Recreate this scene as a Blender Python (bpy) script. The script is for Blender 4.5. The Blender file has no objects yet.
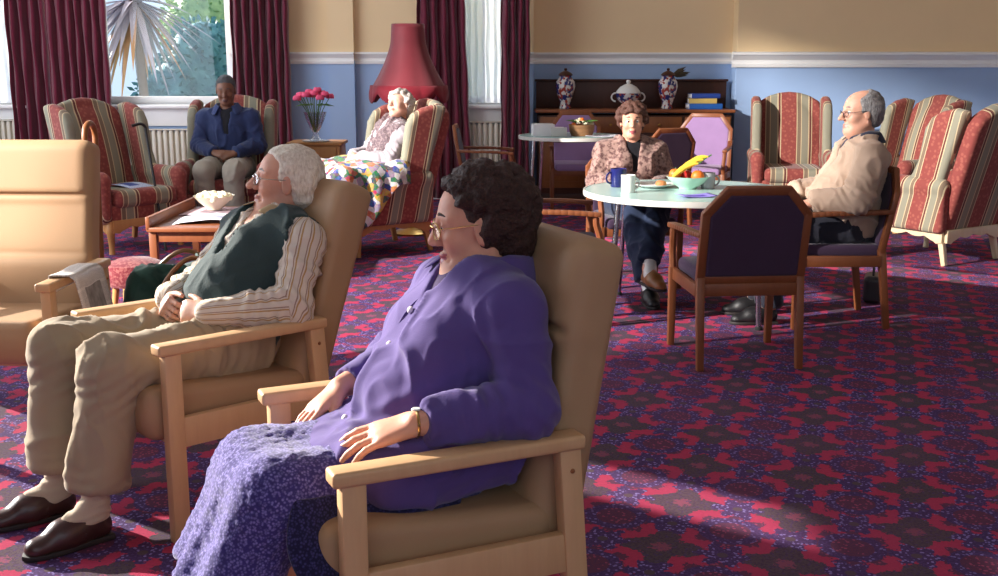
import bpy, bmesh, math, random
import numpy as np
from mathutils import Vector, Matrix
random.seed(7)
np.random.seed(7)
PI = math.pi
SC = bpy.context.scene
COL = SC.collection

# ---------------------------------------------------------------- camera, sky, sun, lights, exposure
CAM_H, FPX, PITCH = 1.45, 1100.0, math.atan(223.0 / 1100.0)
cam_data = bpy.data.cameras.new('camera')
cam_data.sensor_width = 36.0
cam_data.lens = FPX / 998.0 * 36.0
cam_data.clip_end = 200
cam = bpy.data.objects.new('camera', cam_data)
COL.objects.link(cam)
cam.location = (0, 0, CAM_H)
cam.rotation_euler = (PI / 2 - PITCH, 0, 0)
SC.camera = cam

SC.view_settings.view_transform = 'Standard'
SC.view_settings.look = 'None'
SC.view_settings.gamma = 1.0
SC.view_settings.use_curve_mapping = False
SC.view_settings.exposure = 0.08
SC.cycles.use_denoising = True
SC.cycles.max_bounces = 8
SC.cycles.transparent_max_bounces = 12
SC.cycles.sample_clamp_indirect = 6.0

world = bpy.data.worlds.new('sky')
SC.world = world
world.use_nodes = True
bg = world.node_tree.nodes['Background']
bg.inputs[0].default_value = (0.62, 0.80, 1.0, 1)
bg.inputs[1].default_value = 1.1

def add_light(name, kind, loc, direction, energy, color=(1, 1, 1), **kw):
    ld = bpy.data.lights.new(name, kind)
    ld.energy = energy
    ld.color = color
    for k, v in kw.items():
        setattr(ld, k, v)
    o = bpy.data.objects.new(name, ld)
    COL.objects.link(o)
    o.location = loc
    o.rotation_euler = Vector(direction).to_track_quat('-Z', 'Y').to_euler()
    return o

SUN_EL = math.radians(20)
SUN_DIR = (0.827 * math.cos(SUN_EL), -0.562 * math.cos(SUN_EL), -math.sin(SUN_EL))
add_light('sun', 'SUN', (-20, 14, 10), SUN_DIR, 13.0, (1.0, 0.93, 0.84), angle=math.radians(0.53))
# unseen spot lamp assumed outside the left wall, added to light the far right
add_light('window_lamp', 'SPOT', (-10, 1.5, 5.33), (1, 0.577, -0.37), 20000, (1.0, 0.95, 0.9), shadow_soft_size=0.12, spot_size=math.radians(28), spot_blend=0.12)
# area fills added to brighten the room from the left and from behind
add_light('left_fill', 'AREA', (-5.9, 7.2, 2.4), (1, 0.1, 0.05), 400, (0.82, 0.89, 1.0), shape='RECTANGLE', size=8.4, size_y=3.0)
add_light('rear_fill', 'AREA', (0.8, -2.6, 3.2), (0.05, 1, 0.02), 42, (0.86, 0.9, 1.0), shape='RECTANGLE', size=7.0, size_y=2.6)

add_light('palm_window_fill', 'AREA', (-3.6, 11.95, 3.0), (0.15, -1, -0.8), 30, (0.84, 0.91, 1.0), shape='RECTANGLE', size=1.5, size_y=1.0)  # area lamp added inside the window to lift the dark back-left seats
add_light('narrow_window_fill', 'AREA', (-0.25, 11.95, 3.0), (0.15, -1, -0.8), 16, (0.84, 0.91, 1.0), shape='RECTANGLE', size=0.7, size_y=1.0)  # another added area lamp, boosting what the narrow window lets in

# ---------------------------------------------------------------- objects, parts, tags
def link(o, parent=None):
    COL.objects.link(o)
    if parent is not None:
        o.parent = parent
    return o

def thing(name, label, cat, loc=(0, 0, 0), rz=0.0, group=None):
    o = bpy.data.objects.new(name, None)
    o.empty_display_size = 0.1
    COL.objects.link(o)
    o.location = loc
    o.rotation_euler = (0, 0, math.radians(rz))
    return tag(o, label, cat, group)

def tag(o, label, cat, group=None):
    o['label'] = label
    o['category'] = cat
    if group:
        o['group'] = group
    return o

def struct(o):
    o['kind'] = 'structure'
    return o

def copy_thing(src, label, loc=None, rz=None, group=None):
    r = src.copy()
    COL.objects.link(r)
    if loc is not None:
        r.location = loc
    if rz is not None:
        r.rotation_euler = (0, 0, math.radians(rz))
    r['label'] = label
    if group:
        r['group'] = group
    for ch in list(src.children):
        c = ch.copy()
        COL.objects.link(c)
        c.parent = r
        for g in list(ch.children):
            d = g.copy()
            COL.objects.link(d)
            d.parent = c
    return r

# ---------------------------------------------------------------- mesh builder
class MB:
    def __init__(s):
        s.v, s.f, s.m = [], [], []
    def raw(s, verts, faces, mi=0):
        n = len(s.v)
        s.v += [tuple(p) for p in verts]
        s.f += [tuple(i + n for i in f) for f in faces]
        s.m += [mi] * len(faces)
        return s
    def bm(s, b, mi=0, mat=None):
        b.verts.index_update()
        vs = [(mat @ v.co if mat is not None else v.co.copy()) for v in b.verts]
        s.raw(vs, [[v.index for v in f.verts] for f in b.faces], mi)
        b.free()
        return s
    def box(s, c, size, rot=None, bevel=0.004, seg=2, mi=0):
        b = bmesh.new()
        bmesh.ops.create_cube(b, size=1.0)
        for v in b.verts:
            v.co = Vector((v.co.x * size[0], v.co.y * size[1], v.co.z * size[2]))
        bevel = min(bevel, min(size) * 0.45)
        if bevel > 0:
            bmesh.ops.bevel(b, geom=list(b.edges), offset=bevel, segments=seg, profile=0.5, affect='EDGES')
        m = Matrix.Translation(Vector(c))
        if rot is not None:
            m = m @ (rot if isinstance(rot, Matrix) else Matrix.Rotation(rot[1], 4, rot[0]))
        return s.bm(b, mi, m)
    def beam(s, a, b_, w, d, up=(0, 0, 1), bevel=0.004, w2=None, d2=None, mi=0):
        a, b_ = Vector(a), Vector(b_)
        z = (b_ - a).normalized()
        u = Vector(up)
        if abs(z.dot(u)) > 0.98:
            u = Vector((1, 0, 0))
        x = u.cross(z).normalized()
        y = z.cross(x)
        w2 = w if w2 is None else w2
        d2 = d if d2 is None else d2
        b = bmesh.new()
        vs = []
        for p, ww, dd in ((a, w, d), (b_, w2, d2)):
            for sx, sy in ((-1, -1), (1, -1), (1, 1), (-1, 1)):
                vs.append(b.verts.new(p + x * (sx * ww / 2) + y * (sy * dd / 2)))
        b.faces.new(vs[3::-1]); b.faces.new(vs[4:])
        for i in range(4):
            j = (i + 1) % 4
            b.faces.new((vs[i], vs[j], vs[4 + j], vs[4 + i]))
        if bevel > 0:
            bmesh.ops.bevel(b, geom=list(b.edges), offset=min(bevel, min(w, d, w2, d2) * 0.4), segments=2, profile=0.5, affect='EDGES')
        return s.bm(b, mi)
    def tube(s, pts, r, seg=12, mi=0, closed=False, cap=True):
        pts = [Vector(p) for p in pts]
        n = len(pts)
        rs = r if isinstance(r, (list, tuple)) else [r] * n
        vs, fs = [], []
        prev = None
        for i, p in enumerate(pts):
            if closed:
                t = pts[(i + 1) % n] - pts[i - 1]
            else:
                t = pts[min(i + 1, n - 1)] - pts[max(i - 1, 0)]
            t.normalize()
            if prev is None:
                u = Vector((0, 0, 1)) if abs(t.z) < 0.9 else Vector((1, 0, 0))
                x = u.cross(t).normalized()
            else:
                x = (prev - t * prev.dot(t)).normalized()
            prev = x
            y = t.cross(x)
            for k in range(seg):
                a = 2 * PI * k / seg
                vs.append(p + (x * math.cos(a) + y * math.sin(a)) * rs[i])
        m = n if closed else n - 1
        for i in range(m):
            j = (i + 1) % n
            for k in range(seg):
                l = (k + 1) % seg
                fs.append((i * seg + k, i * seg + l, j * seg + l, j * seg + k))
        if cap and not closed:
            fs.append(tuple(range(seg - 1, -1, -1)))
            fs.append(tuple((n - 1) * seg + k for k in range(seg)))
        return s.raw(vs, fs, mi)
    def lathe(s, prof, c=(0, 0, 0), seg=32, mi=0, fn=None):
        vs, fs = [], []
        n = len(prof)
        for (r, z) in prof:
            for k in range(seg):
                a = 2 * PI * k / seg
                rr = max(r, 1e-4)
                if fn:
                    rr = fn(rr, z, a)
                vs.append((c[0] + rr * math.cos(a), c[1] + rr * math.sin(a), c[2] + z))
        for i in range(n - 1):
            for k in range(seg):
                l = (k + 1) % seg
                fs.append((i * seg + k, i * seg + l, (i + 1) * seg + l, (i + 1) * seg + k))
        return s.raw(vs, fs, mi)
    def prism(s, poly, c, ax, ay, depth, bevel=0.0, mi=0):
        # poly in the plane (ax, ay) at c, thickened along ax x ay by +-depth/2
        ax, ay = Vector(ax), Vector(ay)
        nz = ax.cross(ay).normalized()
        b = bmesh.new()
        lo = [b.verts.new(Vector(c) + ax * p[0] + ay * p[1] - nz * depth / 2) for p in poly]
        hi = [b.verts.new(Vector(c) + ax * p[0] + ay * p[1] + nz * depth / 2) for p in poly]
        b.faces.new(lo[::-1]); b.faces.new(hi)
        n = len(poly)
        for i in range(n):
            j = (i + 1) % n
            b.faces.new((lo[i], lo[j], hi[j], hi[i]))
        if bevel > 0:
            ed = [e for e in b.edges if (e.verts[0] in lo) == (e.verts[1] in lo)]
            bmesh.ops.bevel(b, geom=ed, offset=bevel, segments=2, profile=0.5, affect='EDGES')
        return s.bm(b, mi)
    def sphere(s, c, r, seg=16, mi=0, rot=None):
        b = bmesh.new()
        bmesh.ops.create_uvsphere(b, u_segments=seg, v_segments=max(6, seg // 2), radius=1.0)
        rr = r if isinstance(r, (tuple, list)) else (r, r, r)
        m = Matrix.Translation(Vector(c)) @ (rot if rot is not None else Matrix.Identity(4)) @ Matrix.Diagonal((rr[0], rr[1], rr[2], 1))
        return s.bm(b, mi, m)
    def build(s, name, mats, parent=None, smooth=True, angle=0.7):
        me = bpy.data.meshes.new(name)
        me.from_pydata([tuple(v) for v in s.v], [], s.f)
        mats = mats if isinstance(mats, (list, tuple)) else [mats]
        for m in mats:
            me.materials.append(m)
        if len(mats) > 1:
            me.polygons.foreach_set('material_index', s.m)
        if smooth:
            me.polygons.foreach_set('use_smooth', [True] * len(me.polygons))
            me.set_sharp_from_angle(angle=angle)
        me.validate()
        me.update()
        return link(bpy.data.objects.new(name, me), parent)

def arc(c, r, a0, a1, n, ax=(1, 0, 0), ay=(0, 1, 0)):
    c, ax, ay = Vector(c), Vector(ax), Vector(ay)
    return [c + ax * (r * math.cos(a0 + (a1 - a0) * i / n)) + ay * (r * math.sin(a0 + (a1 - a0) * i / n)) for i in range(n + 1)]

def smooth_path(pts, n=6):
    # Catmull-Rom through the points
    P = [Vector(p) for p in pts]
    P = [2 * P[0] - P[1]] + P + [2 * P[-1] - P[-2]]
    out = []
    for i in range(1, len(P) - 2):
        for k in range(n):
            t = k / n
            a, b, c, d = P[i - 1], P[i], P[i + 1], P[i + 2]
            out.append(0.5 * ((2 * b) + (c - a) * t + (2 * a - 5 * b + 4 * c - d) * t * t + (3 * b - a - 3 * c + d) * t ** 3))
    out.append(P[-2])
    return out

# ---------------------------------------------------------------- soft shapes: distance fields meshed with surface nets
def V3(*a):
    return np.array(a, dtype=np.float32)

class Field:
    def __init__(s, lo, hi, h):
        s.lo = np.array(lo, np.float32)
        s.h = h
        s.n = np.ceil((np.array(hi) - np.array(lo)) / h).astype(int) + 1
        s.g = np.full(s.n, 9.0, np.float32)
    def _blk(s, blo, bhi, m):
        i0 = np.maximum(np.floor((np.array(blo) - m - s.lo) / s.h).astype(int), 0)
        i1 = np.minimum(np.ceil((np.array(bhi) + m - s.lo) / s.h).astype(int) + 1, s.n)
        if np.any(i1 <= i0):
            return None
        sl = tuple(slice(a, b) for a, b in zip(i0, i1))
        ax = [s.lo[d] + s.h * np.arange(i0[d], i1[d], dtype=np.float32) for d in range(3)]
        return sl, ax[0][:, None, None], ax[1][None, :, None], ax[2][None, None, :]
    def put(s, fn, blo, bhi, k=0.02, op='add'):
        r = s._blk(blo, bhi, k + 3 * s.h)
        if r is None:
            return s
        sl, X, Y, Z = r
        d = fn(X, Y, Z).astype(np.float32)
        a = s.g[sl]
        k = max(k, 1e-5)
        if op == 'add':
            hh = np.clip(0.5 + 0.5 * (a - d) / k, 0, 1)
            s.g[sl] = a + (d - a) * hh - k * hh * (1 - hh)
        elif op == 'sub':
            d = -d
            hh = np.clip(0.5 - 0.5 * (a - d) / k, 0, 1)
            s.g[sl] = a + (d - a) * hh + k * hh * (1 - hh)
        return s
    def cone(s, a, b, ra, rb, k=0.02, flat=None, op='add', cap=False):
        # round cone; flat = (axis, factor) squeezes it along the axis
        a, b = np.array(a, np.float32), np.array(b, np.float32)
        ab = b - a
        L2 = float(ab @ ab) + 1e-12
        def fn(X, Y, Z):
            px, py, pz = X - a[0], Y - a[1], Z - a[2]
            t = np.clip((px * ab[0] + py * ab[1] + pz * ab[2]) / L2, 0, 1)
            qx, qy, qz = px - t * ab[0], py - t * ab[1], pz - t * ab[2]
            if flat is not None:
                w = np.array(flat[0], np.float32); w = w / np.linalg.norm(w)
                f = 1.0 / flat[1] - 1.0
                e = (qx * w[0] + qy * w[1] + qz * w[2]) * f
                qx, qy, qz = qx + e * w[0], qy + e * w[1], qz + e * w[2]
            d = np.sqrt(qx * qx + qy * qy + qz * qz) - (ra + (rb - ra) * t)
            if cap:      # cut square at the far end, like a cuff or hem
                d = np.maximum(d, ((px - ab[0]) * ab[0] + (py - ab[1]) * ab[1] + (pz - ab[2]) * ab[2]) / math.sqrt(L2))
            return d * (flat[1] if flat is not None and flat[1] < 1 else 1.0)
        R = max(ra, rb) * (max(1.0, flat[1]) if flat is not None else 1.0)
        return s.put(fn, np.minimum(a, b) - R, np.maximum(a, b) + R, k, op)
    def ball(s, c, r, k=0.02, rot=None, op='add'):
        c = np.array(c, np.float32)
        r = np.array(r if isinstance(r, (tuple, list)) else (r, r, r), np.float32)
        M = np.array(rot, np.float32) if rot is not None else np.eye(3, dtype=np.float32)
        def fn(X, Y, Z):
            px, py, pz = X - c[0], Y - c[1], Z - c[2]
            q = [(px * M[0, i] + py * M[1, i] + pz * M[2, i]) / r[i] for i in range(3)]
            k0 = np.sqrt(q[0] ** 2 + q[1] ** 2 + q[2] ** 2) + 1e-9
            k1 = np.sqrt((q[0] / r[0]) ** 2 + (q[1] / r[1]) ** 2 + (q[2] / r[2]) ** 2) + 1e-9
            return k0 * (k0 - 1) / k1
        R = float(r.max())
        return s.put(fn, c - R, c + R, k, op)
    def rbox(s, c, half, rad, k=0.0, rot=None, op='add'):
        c = np.array(c, np.float32)
        hb = np.array(half, np.float32) - rad
        M = np.array(rot, np.float32) if rot is not None else np.eye(3, dtype=np.float32)
        def fn(X, Y, Z):
            px, py, pz = X - c[0], Y - c[1], Z - c[2]
            q = [np.abs(px * M[0, i] + py * M[1, i] + pz * M[2, i]) - hb[i] for i in range(3)]
            out = np.sqrt(sum(np.maximum(x, 0) ** 2 for x in q))
            return out + np.minimum(np.maximum(np.maximum(q[0], q[1]), q[2]), 0) - rad
        R = float(np.linalg.norm(half))
        ext = np.abs(M) @ np.array(half, np.float32)
        return s.put(fn, c - ext, c + ext, k, op)
    def poly(s, pts, c, ax, ay, half, rad=0.01, k=0.0, op='add'):
        # rounded extrusion of a polygon lying in the plane (ax, ay) at c
        c = np.array(c, np.float32)
        ax, ay = np.array(ax, np.float32), np.array(ay, np.float32)
        nz = np.cross(ax, ay)
        P = np.array(pts, np.float32)
        def fn(X, Y, Z):
            px, py, pz = X - c[0], Y - c[1], Z - c[2]
            u = px * ax[0] + py * ax[1] + pz * ax[2]
            v = px * ay[0] + py * ay[1] + pz * ay[2]
            w = px * nz[0] + py * nz[1] + pz * nz[2]
            d = None
            sg = np.ones(np.broadcast(u, v).shape, np.float32)
            n = len(P)
            for i in range(n):
                a, b = P[i], P[i - 1]
                ex, ey = b[0] - a[0], b[1] - a[1]
                wx, wy = u - a[0], v - a[1]
                t = np.clip((wx * ex + wy * ey) / (ex * ex + ey * ey), 0, 1)
                dd = (wx - ex * t) ** 2 + (wy - ey * t) ** 2
                d = dd if d is None else np.minimum(d, dd)
                c1, c2, c3 = v >= a[1], v < b[1], ex * wy > ey * wx
                fl = (c1 & c2 & c3) | (~c1 & ~c2 & ~c3)
                sg = np.where(fl, -sg, sg)
            d2 = sg * np.sqrt(d) + rad
            dz = np.abs(w) - half + rad
            return np.sqrt(np.maximum(d2, 0) ** 2 + np.maximum(dz, 0) ** 2) + np.minimum(np.maximum(d2, dz), 0) - rad
        W = np.array([c + ax * p[0] + ay * p[1] + nz * sgn * half for p in P for sgn in (-1, 1)])
        return s.put(fn, W.min(0), W.max(0), k, op)
    def plane(s, p, n, k=0.0):
        # keep the side the normal points away from
        p, n = np.array(p, np.float32), np.array(n, np.float32)
        n = n / np.linalg.norm(n)
        def fn(X, Y, Z):
            return -((X - p[0]) * n[0] + (Y - p[1]) * n[1] + (Z - p[2]) * n[2])
        return s.put(fn, s.lo, s.lo + s.n * s.h, k, 'sub')
    def mesh(s):
        g = s.g
        g = np.pad(g, 1, constant_values=9.0)
        lo = s.lo - s.h
        ins = g < 0
        n = np.array(g.shape) - 1
        cnt = np.zeros(n, np.int8)
        for dx in (0, 1):
            for dy in (0, 1):
                for dz in (0, 1):
                    cnt += ins[dx:dx + n[0], dy:dy + n[1], dz:dz + n[2]]
        act = (cnt > 0) & (cnt < 8)
        idx = np.argwhere(act)
        ids = np.full(n, -1, np.int32)
        ids[act] = np.arange(len(idx), dtype=np.int32)
        acc = np.zeros((len(idx), 3), np.float32)
        num = np.zeros(len(idx), np.float32)
        cv = {}
        for dx in (0, 1):
            for dy in (0, 1):
                for dz in (0, 1):
                    cv[dx, dy, dz] = g[idx[:, 0] + dx, idx[:, 1] + dy, idx[:, 2] + dz]
        for a in cv:
            for d in range(3):
                if a[d] == 0:
                    b = list(a); b[d] = 1; b = tuple(b)
                    va, vb = cv[a], cv[b]
                    x = (va < 0) != (vb < 0)
                    t = np.where(x, va / np.where(x, va - vb, 1), 0)
                    p = np.zeros((len(idx), 3), np.float32) + np.array(a, np.float32)
                    p[:, d] += t
                    acc += p * x[:, None]
                    num += x
        verts = lo + s.h * (idx + acc / np.maximum(num, 1)[:, None])
        quads = []
        for d in range(3):
            e1, e2 = (d + 1) % 3, (d + 2) % 3
            sl0 = [slice(None)] * 3; sl1 = [slice(None)] * 3
            sl0[d] = slice(0, -1); sl1[d] = slice(1, None)
            A, B = ins[tuple(sl0)], ins[tuple(sl1)]
            ch = np.argwhere(A != B)
            ch = ch[(ch[:, e1] > 0) & (ch[:, e2] > 0) & (ch[:, e1] < n[e1]) & (ch[:, e2] < n[e2])]
            fl = A[ch[:, 0], ch[:, 1], ch[:, 2]]
            def cid(o1, o2):
                q = ch.copy(); q[:, e1] += o1; q[:, e2] += o2
                return ids[q[:, 0], q[:, 1], q[:, 2]]
            q = np.stack([cid(-1, -1), cid(0, -1), cid(0, 0), cid(-1, 0)], 1)
            q[~fl] = q[~fl][:, ::-1]
            quads.append(q)
        return verts, np.concatenate(quads)
    def build(s, name, mats, parent=None, disp=None, attr=None, mat_fn=None):
        v, q = s.mesh()
        return np_mesh(name, v, q, mats, parent, disp, attr, mat_fn)

def np_mesh(name, v, q, mats, parent=None, disp=None, attr=None, mat_fn=None):
    me = bpy.data.meshes.new(name)
    me.vertices.add(len(v))
    me.vertices.foreach_set('co', v.astype(np.float32).ravel())
    me.loops.add(q.size)
    me.loops.foreach_set('vertex_index', q.astype(np.int32).ravel())
    me.polygons.add(len(q))
    me.polygons.foreach_set('loop_start', np.arange(0, q.size, 4, dtype=np.int32))
    me.polygons.foreach_set('use_smooth', np.ones(len(q), bool))
    me.update(calc_edges=True)
    me.validate()
    if disp is not None:
        nn = np.zeros(len(me.vertices) * 3, np.float32)
        me.vertices.foreach_get('normal', nn)
        v = v + nn.reshape(-1, 3) * disp(v)[:, None]
        me.vertices.foreach_set('co', v.astype(np.float32).ravel())
        me.update()
    mats = mats if isinstance(mats, (list, tuple)) else [mats]
    for m in mats:
        me.materials.append(m)
    if attr is not None:
        for an, fn in attr.items():
            a = me.attributes.new(an, 'FLOAT', 'POINT')
            a.data.foreach_set('value', fn(v).astype(np.float32))
    if mat_fn is not None:
        c = v[q].mean(1)
        me.polygons.foreach_set('material_index', mat_fn(c).astype(np.int32))
    me.update()
    return link(bpy.data.objects.new(name, me), parent)

_NT = np.random.RandomState(3).rand(32, 32, 32).astype(np.float32) * 2 - 1
def vnoise(p, scale, seed=0):
    p = p * np.array(scale, np.float32) + seed * 7.31
    i = np.floor(p).astype(int)
    f = p - i
    f = f * f * (3 - 2 * f)
    r = 0
    for dx in (0, 1):
        for dy in (0, 1):
            for dz in (0, 1):
                w = (f[:, 0] if dx else 1 - f[:, 0]) * (f[:, 1] if dy else 1 - f[:, 1]) * (f[:, 2] if dz else 1 - f[:, 2])
                r = r + w * _NT[(i[:, 0] + dx) % 32, (i[:, 1] + dy) % 32, (i[:, 2] + dz) % 32]
    return r
# ---------------------------------------------------------------- materials (all procedural)
class NT:
    def __init__(s, name):
        s.m = bpy.data.materials.new(name)
        s.m.use_nodes = True
        s.t = s.m.node_tree
        s.b = s.t.nodes['Principled BSDF']
    def n(s, typ, **kw):
        nd = s.t.nodes.new('ShaderNode' + typ)
        for k, v in kw.items():
            setattr(nd, k, v)
        return nd
    def set(s, sock, val):
        if hasattr(val, 'is_output') or isinstance(val, bpy.types.NodeSocket):
            s.t.links.new(val, sock)
        else:
            if isinstance(val, (tuple, list)) and len(val) == 3 and sock.type == 'RGBA':
                val = (*val, 1)
            sock.default_value = val
        return s
    def coord(s, scale=(1, 1, 1), rz=0.0, kind='Object'):
        tc = s.n('TexCoord')
        mp = s.n('Mapping')
        mp.inputs['Scale'].default_value = scale
        mp.inputs['Rotation'].default_value = (0, 0, rz)
        s.t.links.new(tc.outputs[kind], mp.inputs['Vector'])
        return mp.outputs[0]
    def math(s, op, a, b=None, c=None):
        nd = s.n('Math', operation=op)
        s.set(nd.inputs[0], a)
        if b is not None:
            s.set(nd.inputs[1], b)
        if c is not None:
            s.set(nd.inputs[2], c)
        return nd.outputs[0]
    def mix(s, fac, a, b):
        nd = s.n('Mix', data_type='RGBA')
        s.set(nd.inputs[0], fac)
        s.set(nd.inputs[6], a)
        s.set(nd.inputs[7], b)
        return nd.outputs[2]
    def noise(s, vec, scale=5, detail=3, rough=0.5):
        nd = s.n('TexNoise')
        s.set(nd.inputs['Vector'], vec)
        nd.inputs['Scale'].default_value = scale
        nd.inputs['Detail'].default_value = detail
        nd.inputs['Roughness'].default_value = rough
        return nd.outputs[0]
    def voro(s, vec, scale=5, feature='F1', out='Distance', rnd=1.0):
        nd = s.n('TexVoronoi', feature=feature)
        s.set(nd.inputs['Vector'], vec)
        nd.inputs['Scale'].default_value = scale
        nd.inputs['Randomness'].default_value = rnd
        return nd.outputs[out]
    def ramp(s, fac, stops, interp='LINEAR'):
        nd = s.n('ValToRGB')
        cr = nd.color_ramp
        cr.interpolation = interp
        while len(cr.elements) < len(stops):
            cr.elements.new(0.5)
        for e, (p, c) in zip(cr.elements, stops):
            e.position = p
            e.color = (*c, 1)
        s.set(nd.inputs[0], fac)
        return nd.outputs[0]
    def sep(s, vec):
        nd = s.n('SeparateXYZ')
        s.set(nd.inputs[0], vec)
        return nd.outputs
    def bump(s, h, strength=0.3, dist=0.01):
        nd = s.n('Bump')
        nd.inputs['Strength'].default_value = strength
        nd.inputs['Distance'].default_value = dist
        s.set(nd.inputs['Height'], h)
        s.t.links.new(nd.outputs[0], s.b.inputs['Normal'])
    def out(s, col, rough=0.6, metal=0.0, spec=0.5, sheen=0.0):
        s.set(s.b.inputs['Base Color'], col)
        s.set(s.b.inputs['Roughness'], rough)
        s.set(s.b.inputs['Metallic'], metal)
        s.set(s.b.inputs['Specular IOR Level'], spec)
        if sheen:
            s.b.inputs['Sheen Weight'].default_value = sheen
            s.b.inputs['Sheen Roughness'].default_value = 0.5
        return s.m

def hexc(r, g, b):
    f = lambda c: (c / 255 / 12.92) if c / 255 <= 0.04045 else ((c / 255 + 0.055) / 1.055) ** 2.4
    return (f(r), f(g), f(b))

def vary(c, k):
    return tuple(min(1.0, x * k) for x in c)

def m_plain(name, col, rough=0.6, metal=0.0, spec=0.5, var=0.12, scale=6, bump=0.0, bscale=60, sheen=0.0):
    t = NT(name)
    v = t.coord()
    c = t.mix(t.noise(v, scale, 4), vary(col, 1 - var), vary(col, 1 + var))
    if bump:
        t.bump(t.noise(v, bscale, 3), bump, 0.004)
    return t.out(c, rough, metal, spec, sheen)

def m_fabric(name, col, col2=None, rough=0.9, weave=420, bump=0.35, var=0.12, sheen=0.15, scale=9):
    t = NT(name)
    v = t.coord()
    c = t.mix(t.noise(v, scale, 4), vary(col, 1 - var), vary(col, 1 + var))
    if col2 is not None:
        c = t.mix(t.ramp(t.noise(v, weave * 0.5, 2), [(0.45, (0, 0, 0)), (0.62, (1, 1, 1))]), c, col2)
    t.bump(t.noise(v, weave, 2), bump, 0.002)
    return t.out(c, rough, 0, 0.2, sheen)

def m_wood(name, a, b, rough=0.42, scale=3.0, axis=(1, 1, 0.12), spec=0.4):
    t = NT(name)
    v = t.coord(scale=axis)
    n = t.noise(v, scale * 9, 5, 0.6)
    f = t.noise(v, scale * 40, 2)
    c = t.mix(n, a, b)
    c = t.mix(t.math('MULTIPLY', f, 0.35), c, vary(a, 0.7))
    t.bump(f, 0.08, 0.002)
    return t.out(c, rough, 0, spec)

def m_glass(name, tint=(1, 1, 1), refl=0.08):
    t = NT(name)
    tr = t.n('BsdfTransparent'); tr.inputs[0].default_value = (*tint, 1)
    gl = t.n('BsdfGlossy'); gl.inputs['Roughness'].default_value = 0.02
    fr = t.n('LayerWeight'); fr.inputs[0].default_value = 0.25
    mx = t.n('MixShader')
    t.t.links.new(t.math('ADD', t.math('MULTIPLY', fr.outputs['Fresnel'], 0.5), refl * 0.3), mx.inputs[0])
    t.t.links.new(tr.outputs[0], mx.inputs[1]); t.t.links.new(gl.outputs[0], mx.inputs[2])
    t.t.links.new(mx.outputs[0], t.t.nodes['Material Output'].inputs[0])
    return t.m

def m_sheer(name, col, opacity=0.55):
    t = NT(name)
    v = t.coord()
    c = t.mix(t.noise(v, 30, 3), vary(col, 0.93), col)
    tr = t.n('BsdfTransparent')
    di = t.n('BsdfDiffuse'); t.set(di.inputs[0], c)
    tl = t.n('BsdfTranslucent'); t.set(tl.inputs[0], c)
    m1 = t.n('MixShader'); m1.inputs[0].default_value = 0.6
    t.t.links.new(di.outputs[0], m1.inputs[1]); t.t.links.new(tl.outputs[0], m1.inputs[2])
    m2 = t.n('MixShader'); m2.inputs[0].default_value = opacity
    t.t.links.new(tr.outputs[0], m2.inputs[1]); t.t.links.new(m1.outputs[0], m2.inputs[2])
    t.t.links.new(m2.outputs[0], t.t.nodes['Material Output'].inputs[0])
    return t.m

def m_skin(name, col, lip=None):
    t = NT(name)
    v = t.coord()
    c = t.mix(t.ramp(t.noise(v, 14, 4), [(0.35, (0, 0, 0)), (0.7, (1, 1, 1))]), vary(col, 0.88), (min(1, col[0] * 1.08), col[1] * 0.98, col[2] * 0.95))
    c = t.mix(t.ramp(t.noise(v, 55, 3), [(0.5, (0, 0, 0)), (0.75, (0.35, 0.35, 0.35))]), c, (col[0] * 0.9, col[1] * 0.66, col[2] * 0.6))
    t.bump(t.noise(v, 160, 3), 0.15, 0.002)
    t.b.inputs['Subsurface Weight'].default_value = 0.12
    t.b.inputs['Subsurface Radius'].default_value = (0.012, 0.005, 0.003)
    t.b.inputs['Subsurface Scale'].default_value = 0.6
    return t.out(c, 0.5, 0, 0.35)

def m_hair(name, a, b, scale=(40, 40, 14)):
    t = NT(name)
    v = t.coord(scale=scale)
    n = t.noise(v, 3.0, 4, 0.6)
    c = t.mix(t.ramp(n, [(0.3, (0, 0, 0)), (0.7, (1, 1, 1))]), a, b)
    t.bump(n, 0.8, 0.01)
    return t.out(c, 0.55, 0, 0.35)

def m_stripe(name, axis='Y', period=0.30, offset=0.0):
    # wing chair cloth: wide red damask bands, taupe and grey-green bands, thin cream lines
    t = NT(name)
    v = t.coord()
    o = t.sep(v)
    x = o[axis] if axis == 'Y' else t.math('MULTIPLY_ADD', o['Z'], 0.22, o[axis])
    fr = t.math('FRACT', t.math('ADD', t.math('DIVIDE', x, period), 0.5 + offset))
    red, cream, taupe, sage, brown = hexc(132, 64, 58), hexc(190, 170, 136), hexc(122, 104, 86), hexc(134, 130, 112), hexc(98, 54, 48)
    c = t.ramp(fr, [(0.0, sage), (0.10, cream), (0.14, brown), (0.20, cream), (0.23, red), (0.70, red), (0.72, cream), (0.75, taupe), (0.86, cream), (0.89, sage)], 'CONSTANT')
    dm = t.ramp(t.voro(v, 34, out='Distance'), [(0.25, (1, 1, 1)), (0.5, (0, 0, 0))])
    inred = t.math('MULTIPLY', t.math('GREATER_THAN', fr, 0.23), t.math('LESS_THAN', fr, 0.70))
    c = t.mix(t.math('MULTIPLY', t.math('MULTIPLY', dm, inred), 0.5), c, hexc(168, 100, 84))
    t.bump(t.noise(v, 300, 2), 0.25, 0.002)
    return t.out(c, 0.85, 0, 0.25, 0.1)

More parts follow.
